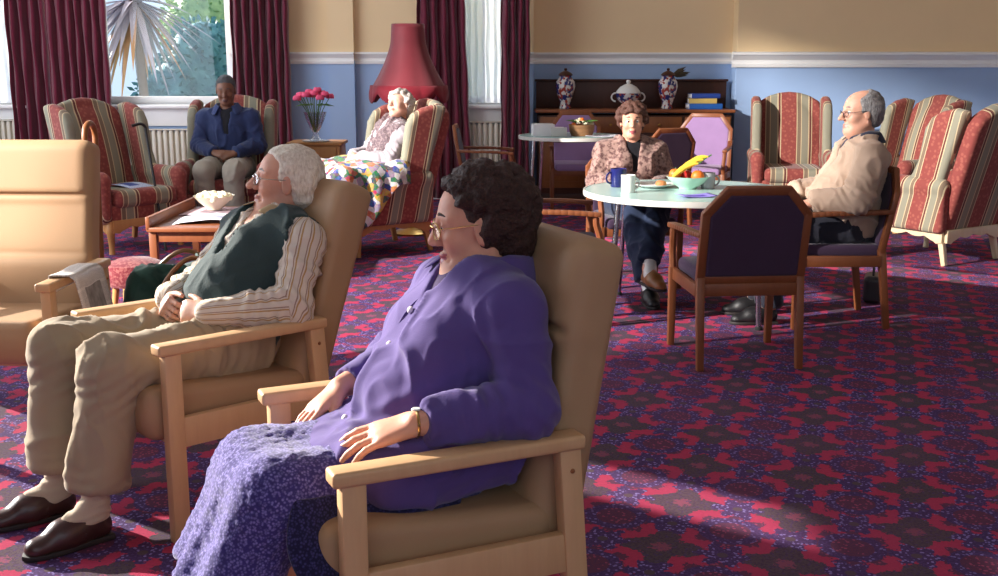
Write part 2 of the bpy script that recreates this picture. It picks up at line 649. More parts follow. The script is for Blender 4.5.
def m_carpet(name):
    t = NT(name)
    v = t.coord(rz=math.radians(19))
    o = t.sep(v)
    P = 0.37
    w1 = t.math('SUBTRACT', t.noise(v, 24, 2, 0.6), 0.5)
    w2 = t.math('SUBTRACT', t.noise(v, 75, 2, 0.6), 0.5)
    w = t.math('ADD', t.math('MULTIPLY', w1, 0.16), t.math('MULTIPLY', w2, 0.16))
    def motif(cx, cy, r, lobes=8, amp=0.12, sq=1.0):
        u = t.math('MULTIPLY', t.math('SUBTRACT', t.math('FRACT', t.math('ADD', t.math('DIVIDE', o['X'], P), 0.5 - cx)), 0.5), sq)
        q = t.math('SUBTRACT', t.math('FRACT', t.math('ADD', t.math('DIVIDE', o['Y'], P), 0.5 - cy)), 0.5)
        d = t.math('SQRT', t.math('ADD', t.math('MULTIPLY', u, u), t.math('MULTIPLY', q, q)))
        ang = t.math('ARCTAN2', q, u)
        rr = t.math('MULTIPLY_ADD', t.math('COSINE', t.math('MULTIPLY', ang, lobes)), amp * r, r)
        return t.math('ADD', t.math('SUBTRACT', d, rr), w), d, ang
    red = t.mix(t.noise(v, 90, 3), hexc(146, 32, 56), hexc(186, 54, 80))
    specks = t.voro(v, 66, out='Distance', rnd=0.85)
    dots = t.math('LESS_THAN', specks, 0.33)
    fine = t.math('GREATER_THAN', t.noise(v, 110, 2), 0.53)
    navy, navy2, olive, brown = hexc(44, 38, 78), hexc(62, 52, 98), hexc(66, 64, 58), hexc(82, 44, 58)
    blue, pink = hexc(136, 128, 190), hexc(176, 76, 100)
    nv = t.mix(fine, navy, navy2)
    c = red
    sC, dC, aC = motif(0.5, 0.5, 0.285, 4, 0.26)
    fC = t.mix(fine, olive, hexc(50, 48, 56))
    fC = t.mix(t.math('LESS_THAN', t.math('ADD', dC, t.math('MULTIPLY', w2, 0.25)), 0.075), fC, hexc(128, 66, 78))
    fC = t.mix(t.math('MULTIPLY', dots, 0.45), fC, navy2)
    c = t.mix(t.math('LESS_THAN', sC, 0.0), c, fC)
    sA, dA, aA = motif(0, 0, 0.315, 8, 0.13)
    fA = t.mix(fine, brown, hexc(66, 40, 62))
    rings = t.math('LESS_THAN', t.math('ABSOLUTE', t.math('SUBTRACT', dA, 0.225)), 0.05)
    fA = t.mix(rings, fA, nv)
    fA = t.mix(t.math('MULTIPLY', dots, 0.6), fA, t.mix(rings, pink, blue))
    c = t.mix(t.math('LESS_THAN', sA, 0.0), c, fA)
    for cx, cy in ((0.5, 0.0), (0.0, 0.5)):
        sB, dB, aB = motif(cx, cy, 0.19, 6, 0.22)
        fB = t.mix(t.math('MULTIPLY', dots, 0.8), nv, blue)
        fB = t.mix(t.math('LESS_THAN', dB, 0.045), fB, olive)
        c = t.mix(t.math('LESS_THAN', sB, 0.0), c, fB)
    c = t.mix(t.math('MULTIPLY', t.noise(v, 1.1, 2), 0.34), c, hexc(140, 86, 128))
    t.bump(t.noise(v, 260, 2), 0.4, 0.004)
    return t.out(c, 0.95, 0, 0.1, 0.0)

def m_wall(name, low, high, zsplit):
    t = NT(name)
    v = t.coord()
    z = t.sep(v)['Z']
    a = t.mix(t.noise(v, 2.2, 4), vary(low, 0.93), vary(low, 1.05))
    b = t.mix(t.noise(v, 2.2, 4), vary(high, 0.95), vary(high, 1.04))
    c = t.mix(t.math('GREATER_THAN', z, zsplit), a, b)
    t.bump(t.noise(v, 90, 4), 0.12, 0.004)
    return t.out(c, 0.55, 0, 0.35)

def m_patchwork(name):
    t = NT(name)
    v = t.coord()
    col = t.voro(v, 21, out='Color')
    hs = t.n('SeparateColor', mode='HSV'); t.set(hs.inputs[0], col)
    pal = t.ramp(hs.outputs[0], [(0.0, hexc(176, 44, 44)), (0.1, hexc(206, 200, 196)), (0.22, hexc(40, 70, 140)), (0.34, hexc(196, 190, 184)), (0.43, hexc(50, 110, 62)), (0.53, hexc(196, 160, 64)), (0.62, hexc(210, 204, 198)), (0.70, hexc(186, 104, 60)), (0.79, hexc(66, 60, 72)), (0.90, hexc(150, 130, 150))], 'CONSTANT')
    sub = t.voro(v, 60, out='Color')
    c = t.mix(0.12, pal, sub)
    t.bump(t.voro(v, 60, out='Distance'), 0.4, 0.004)
    return t.out(c, 0.9, 0, 0.2, 0.1)

def m_print(name, paper, ink, col=None, sx=9, sy=60, pic=(0.5, 0.45, 0.26, 0.22)):
    # a printed page: lines of small grey text and a darker picture block, in the sheet's own coordinates
    t = NT(name)
    v = t.coord()
    at = t.n('UVMap')
    o = t.sep(at.outputs[0])
    ln = t.math('LESS_THAN', t.math('FRACT', t.math('MULTIPLY', o['Y'], sy)), 0.5)
    wd = t.noise(t.coord(scale=(1, 1, 1), kind='UV'), 90, 1)
    ln = t.math('MULTIPLY', ln, t.math('GREATER_THAN', wd, 0.45))
    gx = t.math('GREATER_THAN', t.math('FRACT', t.math('MULTIPLY', o['X'], 4)), 0.12)
    ln = t.math('MULTIPLY', ln, gx)
    c = t.mix(t.math('MULTIPLY', ln, 0.5), paper, ink)
    bx = t.math('MULTIPLY', t.math('LESS_THAN', t.math('ABSOLUTE', t.math('SUBTRACT', o['X'], pic[0])), pic[2]), t.math('LESS_THAN', t.math('ABSOLUTE', t.math('SUBTRACT', o['Y'], pic[1])), pic[3]))
    pict = t.mix(t.noise(t.coord(kind='UV'), 9, 4), vary(ink, 0.6), vary(paper, 0.7) if col is None else col)
    c = t.mix(bx, c, pict)
    return t.out(c, 0.75, 0, 0.2)

M = {}
M['beech'] = m_wood('beech', hexc(216, 176, 132), hexc(196, 152, 108))
M['oak'] = m_wood('oak', hexc(150, 92, 50), hexc(118, 68, 36))
M['dark_wood'] = m_wood('dark_wood', hexc(78, 42, 28), hexc(52, 26, 18))
M['red_wood'] = m_wood('red_wood', hexc(146, 86, 50), hexc(112, 60, 34))
M['pine'] = m_wood('pine', hexc(196, 142, 84), hexc(170, 116, 64))
M['tan'] = m_plain('tan_vinyl', hexc(170, 136, 102), 0.55, 0, 0.3, 0.06, 5, 0.12, 220)
M['stripe_y'] = m_stripe('striped_damask', 'Y', 0.30)
M['stripe_x'] = m_stripe('striped_damask_side', 'X', 0.24, 0.1)
M['lilac'] = m_fabric('lilac_cloth', hexc(150, 120, 160), weave=300)
M['navy'] = m_fabric('plum_cloth', hexc(66, 48, 70), weave=300)
M['carpet'] = m_carpet('carpet')
M['wall'] = m_wall('wall_paint', hexc(156, 182, 218), hexc(234, 206, 162), 1.5)
M['white'] = m_plain('white_gloss', hexc(242, 241, 238), 0.35, 0, 0.5, 0.03)
M['ceiling'] = m_plain('ceiling_paint', hexc(226, 222, 210), 0.8)
M['radiator'] = m_plain('radiator_paint', hexc(214, 206, 188), 0.4, 0, 0.5, 0.03)
M['curtain'] = m_fabric('burgundy_velvet', hexc(96, 15, 42), rough=0.75, weave=240, sheen=0.4, var=0.18)
M['lamp_shade'] = m_fabric('lamp_shade_silk', hexc(116, 42, 50), rough=0.6, weave=200, sheen=0.2)
M['fringe'] = m_fabric('lamp_fringe', hexc(122, 24, 38), rough=0.7, weave=160)
M['net'] = m_sheer('net_curtain', hexc(240, 244, 250), 0.6)
M['glass'] = m_glass('window_glass')
M['clear_glass'] = m_glass('cut_glass', (0.93, 0.95, 0.97), 0.5)
M['chrome'] = m_plain('chrome', hexc(200, 200, 205), 0.2, 1.0, 0.5, 0.02)
M['brass'] = m_plain('brass', hexc(190, 150, 80), 0.3, 1.0, 0.5, 0.05)
M['table'] = m_plain('pale_laminate', hexc(180, 212, 204), 0.22, 0, 0.5, 0.02)
M['table_edge'] = m_plain('table_edging', hexc(216, 214, 204), 0.3)
M['china'] = m_plain('white_china', hexc(226, 226, 220), 0.2, 0, 0.5, 0.02)
M['blue_mug'] = m_plain('blue_glaze', hexc(30, 34, 92), 0.2)
M['grey_mug'] = m_plain('grey_glaze', hexc(150, 148, 152), 0.25)
M['paper'] = m_plain('paper', hexc(226, 224, 226), 0.7, 0, 0.2, 0.03)
M['black'] = m_plain('black', hexc(22, 20, 22), 0.5)
M['rubber'] = m_plain('rubber', hexc(30, 28, 28), 0.8)
M['silver'] = m_plain('silver', hexc(190, 190, 190), 0.3, 1.0)
M['pearl'] = m_plain('pearl_button', hexc(214, 204, 214), 0.25)
M['lens'] = m_glass('spectacle_lens', (0.97, 0.97, 0.98), 0.5)
M['eye_white'] = m_plain('eye_white', hexc(216, 206, 200), 0.25, 0, 0.5, 0.03)
M['iris'] = m_plain('iris', hexc(52, 44, 44), 0.2)
M['leather'] = m_plain('brown_leather', hexc(62, 36, 32), 0.32, 0, 0.5, 0.15, 20, 0.1, 90)
M['leather_tan'] = m_plain('tan_leather', hexc(140, 92, 48), 0.4, 0, 0.5, 0.15, 20)
M['sole'] = m_plain('shoe_sole', hexc(34, 26, 24), 0.7)
M['banana'] = m_plain('banana_skin', hexc(226, 186, 62), 0.45, 0, 0.4, 0.1, 30)
M['orange'] = m_plain('orange_peel', hexc(224, 112, 36), 0.45, 0, 0.4, 0.08, 20, 0.3, 240)
M['apple'] = m_plain('apple_skin', hexc(170, 40, 36), 0.3, 0, 0.5, 0.3, 20)
M['leaf'] = m_plain('leaf_green', hexc(70, 110, 48), 0.5, 0, 0.4, 0.3, 20)
M['flower'] = m_plain('pink_petals', hexc(226, 84, 122), 0.6, 0, 0.3, 0.3, 25)
M['cream_flower'] = m_plain('cream_petals', hexc(232, 224, 190), 0.6, 0, 0.3, 0.1, 25)
# ---------------------------------------------------------------- the room
XL, XR, YF, YB, ZC = -6.2, 6.2, -3.2, 12.1, 4.6

def wall_holes(name, a0, a1, z0, z1, holes, place, mat, thick=0.3):
    # a wall along one axis with rectangular openings; place(a, z, depth) -> point
    xs = sorted({a0, a1} | {h[0] for h in holes} | {h[1] for h in holes})
    mb = MB()
    def blk(p, q, r, s):
        vs = [place(a, z, d) for a, z, d in ((p, r, 0), (q, r, 0), (q, s, 0), (p, s, 0), (p, r, thick), (q, r, thick), (q, s, thick), (p, s, thick))]
        mb.raw(vs, [(0, 1, 2, 3), (7, 6, 5, 4), (0, 4, 5, 1), (1, 5, 6, 2), (2, 6, 7, 3), (3, 7, 4, 0)])
    for p, q in zip(xs[:-1], xs[1:]):
        cuts = sorted([(h[2], h[3]) for h in holes if h[0] <= p and h[1] >= q])
        z = z0
        for c0, c1 in cuts:
            if c0 > z:
                blk(p, q, z, c0)
            z = c1
        if z < z1:
            blk(p, q, z, z1)
    o = mb.build(name, mat, None, smooth=False)
    bmm = bmesh.new(); bmm.from_mesh(o.data); bmesh.ops.recalc_face_normals(bmm, faces=bmm.faces); bmm.to_mesh(o.data); bmm.free()
    return struct(o)

fl = MB().raw([(XL - 0.3, YF - 0.3, 0), (XR + 0.3, YF - 0.3, 0), (XR + 0.3, YB + 0.9, 0), (XL - 0.3, YB + 0.9, 0)], [(0, 1, 2, 3)]).build('floor', M['carpet'], None, False)
struct(fl)
struct(MB().box((0, (YF + YB) / 2 + 0.3, ZC + 0.1), (XR - XL + 0.6, YB - YF + 1.6, 0.2), bevel=0).build('ceiling', M['ceiling'], None, False))

HB = [(-6.1, -5.12, 1.03, 3.5), (-4.32, -2.88, 1.03, 3.5), (-0.62, 0.1, 1.03, 3.5)]
wall_holes('wall_back', XL - 0.3, 0.29, 0, ZC, HB, lambda a, z, d: (a, YB + d, z), M['wall'])
# shallow pier, the alcove behind the sideboard and the chimney breast
struct(MB().box((-1.69, YB - 0.04, ZC / 2), (0.28, 0.1, ZC), bevel=0).build('wall_pier', M['wall'], None, False))
ar = MB()
struct(MB().box((0.33, YB + 0.3, ZC / 2), (0.08, 0.6, ZC), bevel=0).build('wall_return', M['wall'], None, False))
ar.box((1.48, YB + 0.45, ZC / 2), (2.3, 0.2, ZC), bevel=0)
struct(ar.build('wall_alcove', M['wall'], None, False))
struct(MB().box((2.58 + 1.9, YB + 0.35, ZC / 2), (3.8, 0.5, ZC), bevel=0.004).build('wall_chimney', M['wall'], None, False))
HL = [(2.85, 4.75, 0.9, 4.3), (5.35, 7.55, 0.9, 3.75), (8.0, 8.52, 0.9, 3.28), (8.0, 8.52, 3.4, 3.85)]  # unseen openings, placed and sized to throw the sun streaks and lamp patch
wall_holes('wall_left', YF - 0.3, YB + 0.3, 0, ZC, HL, lambda a, z, d: (XL - d, a, z), M['wall'])
struct(MB().box((XR + 0.1, (YF + YB) / 2, ZC / 2), (0.2, YB - YF + 1.4, ZC), bevel=0).build('wall_right', M['wall'], None, False))
HF = [(-2.6, 0.2, 0.9, 3.9), (1.4, 4.2, 0.9, 3.9)]  # unseen openings assumed behind the camera to let daylight in
wall_holes('wall_front', XL - 0.3, XR + 0.3, 0, ZC, HF, lambda a, z, d: (a, YF - d, z), M['wall'])

def rail(name, pts, prof, out):
    # a moulding swept along straight runs; out = unit vector into the room for each run
    mb = MB()
    for (a, b), n in zip(zip(pts[:-1], pts[1:]), out):
        a, b, n = Vector(a), Vector(b), Vector(n)
        vs = [a + n * d + Vector((0, 0, z)) for d, z in prof] + [b + n * d + Vector((0, 0, z)) for d, z in prof]
        k = len(prof)
        mb.raw(vs, [(i, (i + 1) % k, k + (i + 1) % k, k + i) for i in range(k)] + [tuple(range(k))[::-1], tuple(range(k, 2 * k))])
    o = mb.build(name, M['white'], None, True, 0.5)
    bmm = bmesh.new(); bmm.from_mesh(o.data); bmesh.ops.recalc_face_normals(bmm, faces=bmm.faces); bmm.to_mesh(o.data); bmm.free()
    return struct(o)

DADO = [(-0.01, 1.44), (0.018, 1.44), (0.024, 1.455), (0.024, 1.475), (0.012, 1.485), (0.012, 1.51), (0.03, 1.525), (0.05, 1.555), (0.065, 1.562), (0.065, 1.585), (0.05, 1.592), (-0.01, 1.592)]
DADO_S = [(-0.01, 1.46), (0.018, 1.46), (0.024, 1.475), (0.024, 1.49), (0.012, 1.50), (0.012, 1.52), (0.028, 1.535), (0.042, 1.56), (0.05, 1.566), (0.05, 1.586), (-0.01, 1.586)]
BASE = [(-0.01, 0.0), (0.02, 0.0), (0.02, 0.15), (0.012, 0.17), (0.008, 0.19), (-0.01, 0.19)]
N = (0, -1, 0)
rail('trim_1', [(-2.88, YB, 0), (-1.83, YB, 0)], DADO_S, [N])
rail('trim_2', [(-1.83, YB - 0.09, 0), (-1.55, YB - 0.09, 0)], DADO_S, [N])
rail('trim_3', [(-1.55, YB, 0), (-0.74, YB, 0)], DADO_S, [N])
rail('trim_4', [(0.1, YB, 0), (0.375, YB, 0)], DADO_S, [N])
rail('trim_5', [(0.37, YB + 0.35, 0), (2.58, YB + 0.35, 0)], DADO_S, [N])
rail('trim_6', [(2.53, YB + 0.1, 0), (6.2, YB + 0.1, 0)], [(d * 1.35, 1.49 + (z - 1.5) * 1.1) for d, z in DADO], [N])
rail('baseboard_back', [(XL, YB, 0), (0.37, YB, 0)], BASE, [N])
rail('baseboard_chimney', [(2.58, YB + 0.1, 0), (6.2, YB + 0.1, 0)], BASE, [N])
rail('baseboard_right', [(XR, YF, 0), (XR, YB, 0)], BASE, [(-1, 0, 0)])
rail('baseboard_left', [(XL, YF, 0), (XL, YB, 0)], BASE, [(1, 0, 0)])

def window(i, x0, x1, z0, z1, bars=()):
    f = MB()
    y = YB + 0.12
    w = 0.075
    f.box(((x0 + x1) / 2, y, z0 + w / 2), (x1 - x0, 0.08, w + 0.02), bevel=0.008)
    f.box(((x0 + x1) / 2, y, z1 - w / 2), (x1 - x0, 0.08, w), bevel=0.008)
    f.box((x0 + w / 2, y, (z0 + z1) / 2), (w, 0.08, z1 - z0), bevel=0.008)
    f.box((x1 - w / 2, y, (z0 + z1) / 2), (w, 0.08, z1 - z0), bevel=0.008)
    f.box(((x0 + x1) / 2, y, z0 + 1.5), (x1 - x0, 0.07, 0.05), bevel=0.006)
    for b in bars:
        f.box((b, y, (z0 + z1) / 2), (0.035, 0.05, z1 - z0), bevel=0.006)
    # splayed lining boards and architrave
    f.box((x0 - 0.045, YB - 0.012, (z0 + z1) / 2), (0.09, 0.03, z1 - z0 + 0.1), bevel=0.008)
    f.box((x1 + 0.045, YB - 0.012, (z0 + z1) / 2), (0.09, 0.03, z1 - z0 + 0.1), bevel=0.008)
    w_ = struct(f.build('window_%d' % i, M['white']))
    g = MB().raw([(x0, y + 0.005, z0), (x1, y + 0.005, z0), (x1, y + 0.005, z1), (x0, y + 0.005, z1)], [(0, 1, 2, 3)]).build('window_pane', M['glass'], w_, False)
    s = MB()
    s.box(((x0 + x1) / 2, YB - 0.02, z0 - 0.02), (x1 - x0 + 0.24, 0.24, 0.04), bevel=0.012)
    s.box(((x0 + x1) / 2, YB - 0.015, z0 - 0.13), (x1 - x0 + 0.18, 0.04, 0.2), bevel=0.006)
    s.build('window_sill', M['white'], w_)
    return w_

window(1, *HB[0]); window(2, *HB[1]); window(3, *HB[2], bars=(-0.16,))
# folded inner shutter standing in the left reveal of the narrow window
sh = MB()
sh.box((-0.5, YB + 0.02, 2.25), (0.03, 0.3, 2.4), rot=('Z', -0.75), bevel=0.006)
for zc in (1.6, 2.6):
    sh.box((-0.488, YB + 0.008, zc), (0.02, 0.18, 0.8), rot=('Z', -0.75), bevel=0.008)
struct(sh.build('trim_shutter', M['white']))

def radiator(name_label, x0, x1, z0, z1):
    t = thing('radiator', name_label, 'radiator', ((x0 + x1) / 2, YB - 0.09, 0))
    w = x1 - x0
    mb = MB()
    n = int(w / 0.06)
    for k in range(n):
        x = -w / 2 + (k + 0.5) * w / n
        mb.box((x, 0, (z0 + z1) / 2), (w / n * 0.72, 0.09, z1 - z0), bevel=0.016)
    mb.box((0, 0.01, (z0 + z1) / 2), (w, 0.03, z1 - z0 - 0.06), bevel=0.004)
    mb.build('column_panel', M['radiator'], t)
    MB().box((0, 0, z1 + 0.006), (w + 0.02, 0.1, 0.014), bevel=0.005).build('top_grille', M['radiator'], t)
    for sx in (-1, 1):
        MB().tube([(sx * (w / 2 - 0.1), 0, 0.0), (sx * (w / 2 - 0.1), 0, z0 + 0.02)], 0.012).build('pipe', M['radiator'], t)
    return t

radiator('cream column radiator under the palm tree window', -4.2, -2.95, 0.16, 0.76)
radiator('cream radiator at the left edge under the bright netted window', -6.05, -5.2, 0.16, 0.86)
radiator('plain cream radiator under the narrow window right of the standard lamp', -0.6, 0.12, 0.16, 0.84)

def curtain(label, x0, x1, y, z0, z1, folds, amp=0.045, flare=0.0, group='burgundy curtains', name='curtain', mat=None, seed=0, cat='curtain'):
    nx, nz = folds * 10, 26
    rr = random.Random(seed)
    ph = [rr.uniform(-0.5, 0.5) for _ in range(folds + 2)]
    vs, fs = [], []
    for j in range(nz + 1):
        t = j / nz
        z = z1 + (z0 - z1) * t
        for i in range(nx + 1):
            u = i / nx
            k = u * folds
            p = ph[int(k)] * (1 - k % 1) + ph[int(k) + 1] * (k % 1)
            x = x0 + (x1 - x0 + flare * t) * u + 0.006 * math.sin(9 * z + 3 * k)
            a = amp * (0.8 + 0.35 * t) * math.sin(2 * PI * k + p + 0.25 * math.sin(3 * t + k)) + amp * 0.25 * math.sin(4 * PI * k + 2 * p)
            vs.append((x - (x0 + x1) / 2, a, z))
    for j in range(nz):
        for i in range(nx):
            a = j * (nx + 1) + i
            fs.append((a, a + 1, a + nx + 2, a + nx + 1))
    o = MB().raw(vs, fs).build(name, mat or M['curtain'], None, True, 3.2)
    o.location = ((x0 + x1) / 2, y, 0)
    md = o.modifiers.new('thick', 'SOLIDIFY'); md.thickness = 0.006
    tag(o, label, cat, group)
    return o

curtain('burgundy curtain at the far left, beside the bright netted window', -5.2, -4.78, 11.92, 0.04, 4.0, 4, seed=1)
curtain('burgundy curtain left of the palm tree window, behind the empty wing chair', -4.74, -4.10, 11.8, 0.04, 4.0, 7, 0.035, seed=2)
curtain('burgundy curtain right of the palm tree window, behind the person in blue', -2.82, -2.22, 11.88, 0.04, 4.0, 7, seed=3)
curtain('burgundy curtain directly behind the fringed lamp, left of the narrow window', -0.86, -0.43, 11.86, 0.04, 4.0, 5, 0.04, 0.14, seed=4)
curtain('narrow burgundy curtain right of the narrow window, beside the dark sideboard', 0.02, 0.32, 11.84, 0.04, 4.0, 4, 0.04, seed=5)
curtain('white net curtain in the far left window', -6.08, -5.14, 12.06, 1.05, 3.5, 9, 0.015, 0, 'net curtains', 'net_curtain', M['net'], 6)
curtain('white net curtain across the narrow window right of the lamp', -0.56, 0.08, 12.07, 1.05, 3.5, 8, 0.012, 0, 'net curtains', 'net_curtain', M['net'], 7)

# ---------------------------------------------------------------- garden beyond the windows
M['lawn'] = m_plain('lawn', hexc(96, 128, 92), 0.9, 0, 0.1, 0.3, 1.5)
lw = MB().raw([(-40, 12.7, -0.4), (40, 12.7, -0.4), (40, 60, -0.4), (-40, 60, -0.4)], [(0, 1, 2, 3)]).build('garden_lawn', M['lawn'], None, False)
struct(lw)
def foliage_mat(name, a, b):
    t = NT(name)
    v = t.coord()
    c = t.mix(t.ramp(t.noise(v, 5, 5, 0.7), [(0.3, (0, 0, 0)), (0.7, (1, 1, 1))]), a, b)
    t.b.inputs['Subsurface Weight'].default_value = 0.0
    return t.out(c, 0.6, 0, 0.3)
def bush(label, loc, r, mat, n=1400, leaf=0.09, seed=0):
    rr = random.Random(seed)
    t = thing('garden_bush', label, 'bush', loc, 0, 'garden bushes outside the windows')
    core = Field((-r[0] * 1.3, -r[1] * 1.3, -0.1), (r[0] * 1.3, r[1] * 1.3, r[2] * 1.2), 0.12)
    for k in range(14):
        a, h = rr.uniform(0, 2 * PI), rr.uniform(0.1, 0.85)
        q = math.sqrt(1 - (h * 0.9) ** 2) * 0.55
        core.ball((r[0] * q * math.cos(a), r[1] * q * math.sin(a), r[2] * h * 0.8), (r[0] * 0.5, r[1] * 0.5, r[2] * 0.3), k=0.15)
    core.build('branch_mass', mat, t, disp=lambda v: 0.06 * vnoise(v, (4, 4, 4)))
    me = bpy.data.objects[t.children[0].name].data
    vs, fs = [], []
    vn = [(v.co.copy(), v.normal.copy()) for v in me.vertices]
    for k in range(n):
        p, nn = rr.choice(vn)
        d = (nn + Vector((rr.uniform(-1, 1), rr.uniform(-1, 1), rr.uniform(-0.6, 0.9)))).normalized()
        s_ = d.cross(Vector((rr.uniform(-1, 1), rr.uniform(-1, 1), rr.uniform(-1, 1)))).normalized()
        l = leaf * rr.uniform(0.7, 1.6)
        b0 = p + nn * rr.uniform(-0.02, 0.06)
        i = len(vs)
        vs += [b0, b0 + d * l * 0.5 + s_ * l * 0.26, b0 + d * l, b0 + d * l * 0.5 - s_ * l * 0.26]
        fs.append((i, i + 1, i + 2, i + 3))
    MB().raw(vs, fs).build('foliage', mat, t, False)
    return t
F1 = foliage_mat('hedge_leaf', hexc(50, 104, 118), hexc(112, 168, 172))
F2 = foliage_mat('pale_leaf', hexc(104, 150, 112), hexc(190, 214, 150))
bush('dark teal hedge bush behind the palm, at the left of its window', (-8.3, 19.2, -0.4), (1.3, 1.0, 2.9), F1, 5200, 0.10, 1)
bush('dark teal hedge bush behind the palm, at the right of its window', (-4.6, 18.6, -0.4), (1.4, 1.0, 2.6), F1, 5200, 0.10, 2)
bush('pale yellow-green shrub high up beyond the palm on the right', (-4.4, 22.5, -0.4), (2.4, 1.2, 4.4), F2, 4200, 0.13, 3)
bush('pale shrub seen through the narrow window', (-0.4, 19.5, -0.4), (1.8, 1.1, 3.4), F2, 1600, 0.16, 4)

pal = thing('cordyline_palm', 'spiky cordyline palm with drooping lilac-grey leaves outside the window', 'palm', (-4.95, 15.4, -0.4))
MB().tube(smooth_path([(0.06, 0, 0), (0.07, 0, 0.9), (0.04, 0, 1.8), (0.0, 0, 2.7)], 5), [0.075 - 0.0015 * k for k in range(16)], 10).build('trunk', m_plain('palm_trunk', hexc(140, 126, 116), 0.8, bump=0.4, bscale=20), pal)
rr = random.Random(5)
lv = MB()
for k in range(150):
    el = rr.uniform(-1.15, 1.2); az = rr.uniform(0, 2 * PI)
    d = Vector((math.cos(az) * math.cos(el), math.sin(az) * math.cos(el) * 0.9, math.sin(el)))
    L = rr.uniform(0.75, 1.25)
    sd = d.cross(Vector((0, 0, 1))).normalized() if abs(d.z) < 0.98 else Vector((1, 0, 0))
    vs = []
    for i in range(7):
        q = i / 6
        p = Vector((0, 0, 2.7)) + d * L * q + Vector((0, 0, -0.22 * L * q * q))
        w = 0.05 * (1 - q ** 2.2) * (0.5 + min(1, q * 4) * 0.5) + 0.001
        up = sd.cross(d) * w * 0.35
        vs += [p - sd * w + up, p, p + sd * w + up]
    fs = []
    for i in range(6):
        fs += [(3 * i, 3 * i + 1, 3 * i + 4, 3 * i + 3), (3 * i + 1, 3 * i + 2, 3 * i + 5, 3 * i + 4)]
    lv.raw(vs, fs, 0 if el > -0.7 or rr.random() < 0.6 else 1)
lv.build('leaves', [m_plain('palm_leaf', hexc(186, 180, 196), 0.45, 0, 0.5, 0.25, 3), m_plain('palm_leaf_dry', hexc(214, 170, 130), 0.6, 0, 0.3, 0.2, 3)], pal, True, 3.2)
# ---------------------------------------------------------------- high-backed care chairs (local +x is the way the chair faces)
def rot_y(a):
    c, s = math.cos(a), math.sin(a)
    return [[c, 0, s], [0, 1, 0], [-s, 0, c]]

def care_chair(label, loc, rz, top=1.06, recline=0.24, group='tan high-backed care chairs', segs=2):
    t = thing('care_chair', label, 'armchair', loc, rz, group)
    W = 0.31
    # back: a reclined padded slab, side edges rounded, shallow quilting creases across
    B = Field((-0.66, -0.3, 0.28), (-0.02, 0.3, top + 0.06), 0.0085)
    base = np.array([-0.20, 0, 0.36]); a = recline
    up = np.array([-math.sin(a), 0, math.cos(a)]); fw = np.array([math.cos(a), 0, math.sin(a)])
    L = (top - 0.36) / math.cos(a)
    Rm = np.stack([fw, [0, 1, 0], up], 1)
    B.rbox(base + up * L * 0.5 - fw * 0.05, (0.062, 0.262, L * 0.5), 0.034, 0, Rm)
    B.rbox(base + up * (L - 0.13) - fw * 0.03, (0.06, 0.255, 0.13), 0.05, 0.03, Rm)
    B.rbox(base + up * 0.16 - fw * 0.035, (0.058, 0.25, 0.13), 0.05, 0.04, Rm)
    for h in ([0.38 * L, 0.70 * L] if segs == 2 else [0.62 * L]):
        c0 = base + up * h + fw * 0.022
        B.cone(c0 - np.array([0, 0.24, 0]), c0 + np.array([0, 0.24, 0]), 0.007, 0.007, 0.02, None, 'sub')
    B.build('backrest', M['tan'], t)
    S = Field((-0.28, -0.29, 0.28), (0.36, 0.29, 0.54), 0.009)
    S.rbox((0.04, 0, 0.405), (0.285, 0.268, 0.062), 0.035, 0, rot_y(-0.07))
    S.rbox((0.27, 0, 0.385), (0.055, 0.268, 0.075), 0.05, 0.03)
    S.build('seat', M['tan'], t)
    for s in (1, -1):
        y = s * W
        mb = MB()
        mb.box((0.015, y, 0.617), (0.59, 0.062, 0.034), bevel=0.009, seg=3)
        mb.build('armrest', M['beech'], t)
        MB().beam((0.262, y, 0.0), (0.262, y, 0.602), 0.042, 0.055, (1, 0, 0), 0.006).build('leg', M['beech'], t)
        MB().beam((-0.29, y, 0.0), (-0.245, y, 0.602), 0.042, 0.055, (1, 0, 0), 0.006).build('leg', M['beech'], t)
        MB().box((-0.01, y, 0.35), (0.5, 0.03, 0.095), bevel=0.005).build('side_rail', M['beech'], t)
        bt = MB()
        bt.sphere((-0.25, y + s * 0.021, 0.55), 0.006, 8)
        bt.build('bolt_cap', M['oak'], t)
    MB().box((0.24, 0, 0.325), (0.03, 0.59, 0.06), bevel=0.005).build('front_rail', M['beech'], t)
    MB().box((-0.27, 0, 0.33), (0.03, 0.59, 0.08), bevel=0.005).build('back_rail', M['beech'], t)
    return t

CH_W = (-0.2, 2.55, 0, 205); CH_M = (-1.0, 3.6, 0, 222); CH_L = (-2.03, 4.42, 0, 267)
care_chair('tan high-backed care chair in front with the person in purple seated in it', CH_W[:3], CH_W[3], 1.06, 0.175)
care_chair('tan high-backed care chair under the person in the green waistcoat', CH_M[:3], CH_M[3], 1.06, 0.33)
care_chair('empty tan high-backed care chair at the left edge with newspaper on its arm', CH_L[:3], CH_L[3], 1.13, 0.2)

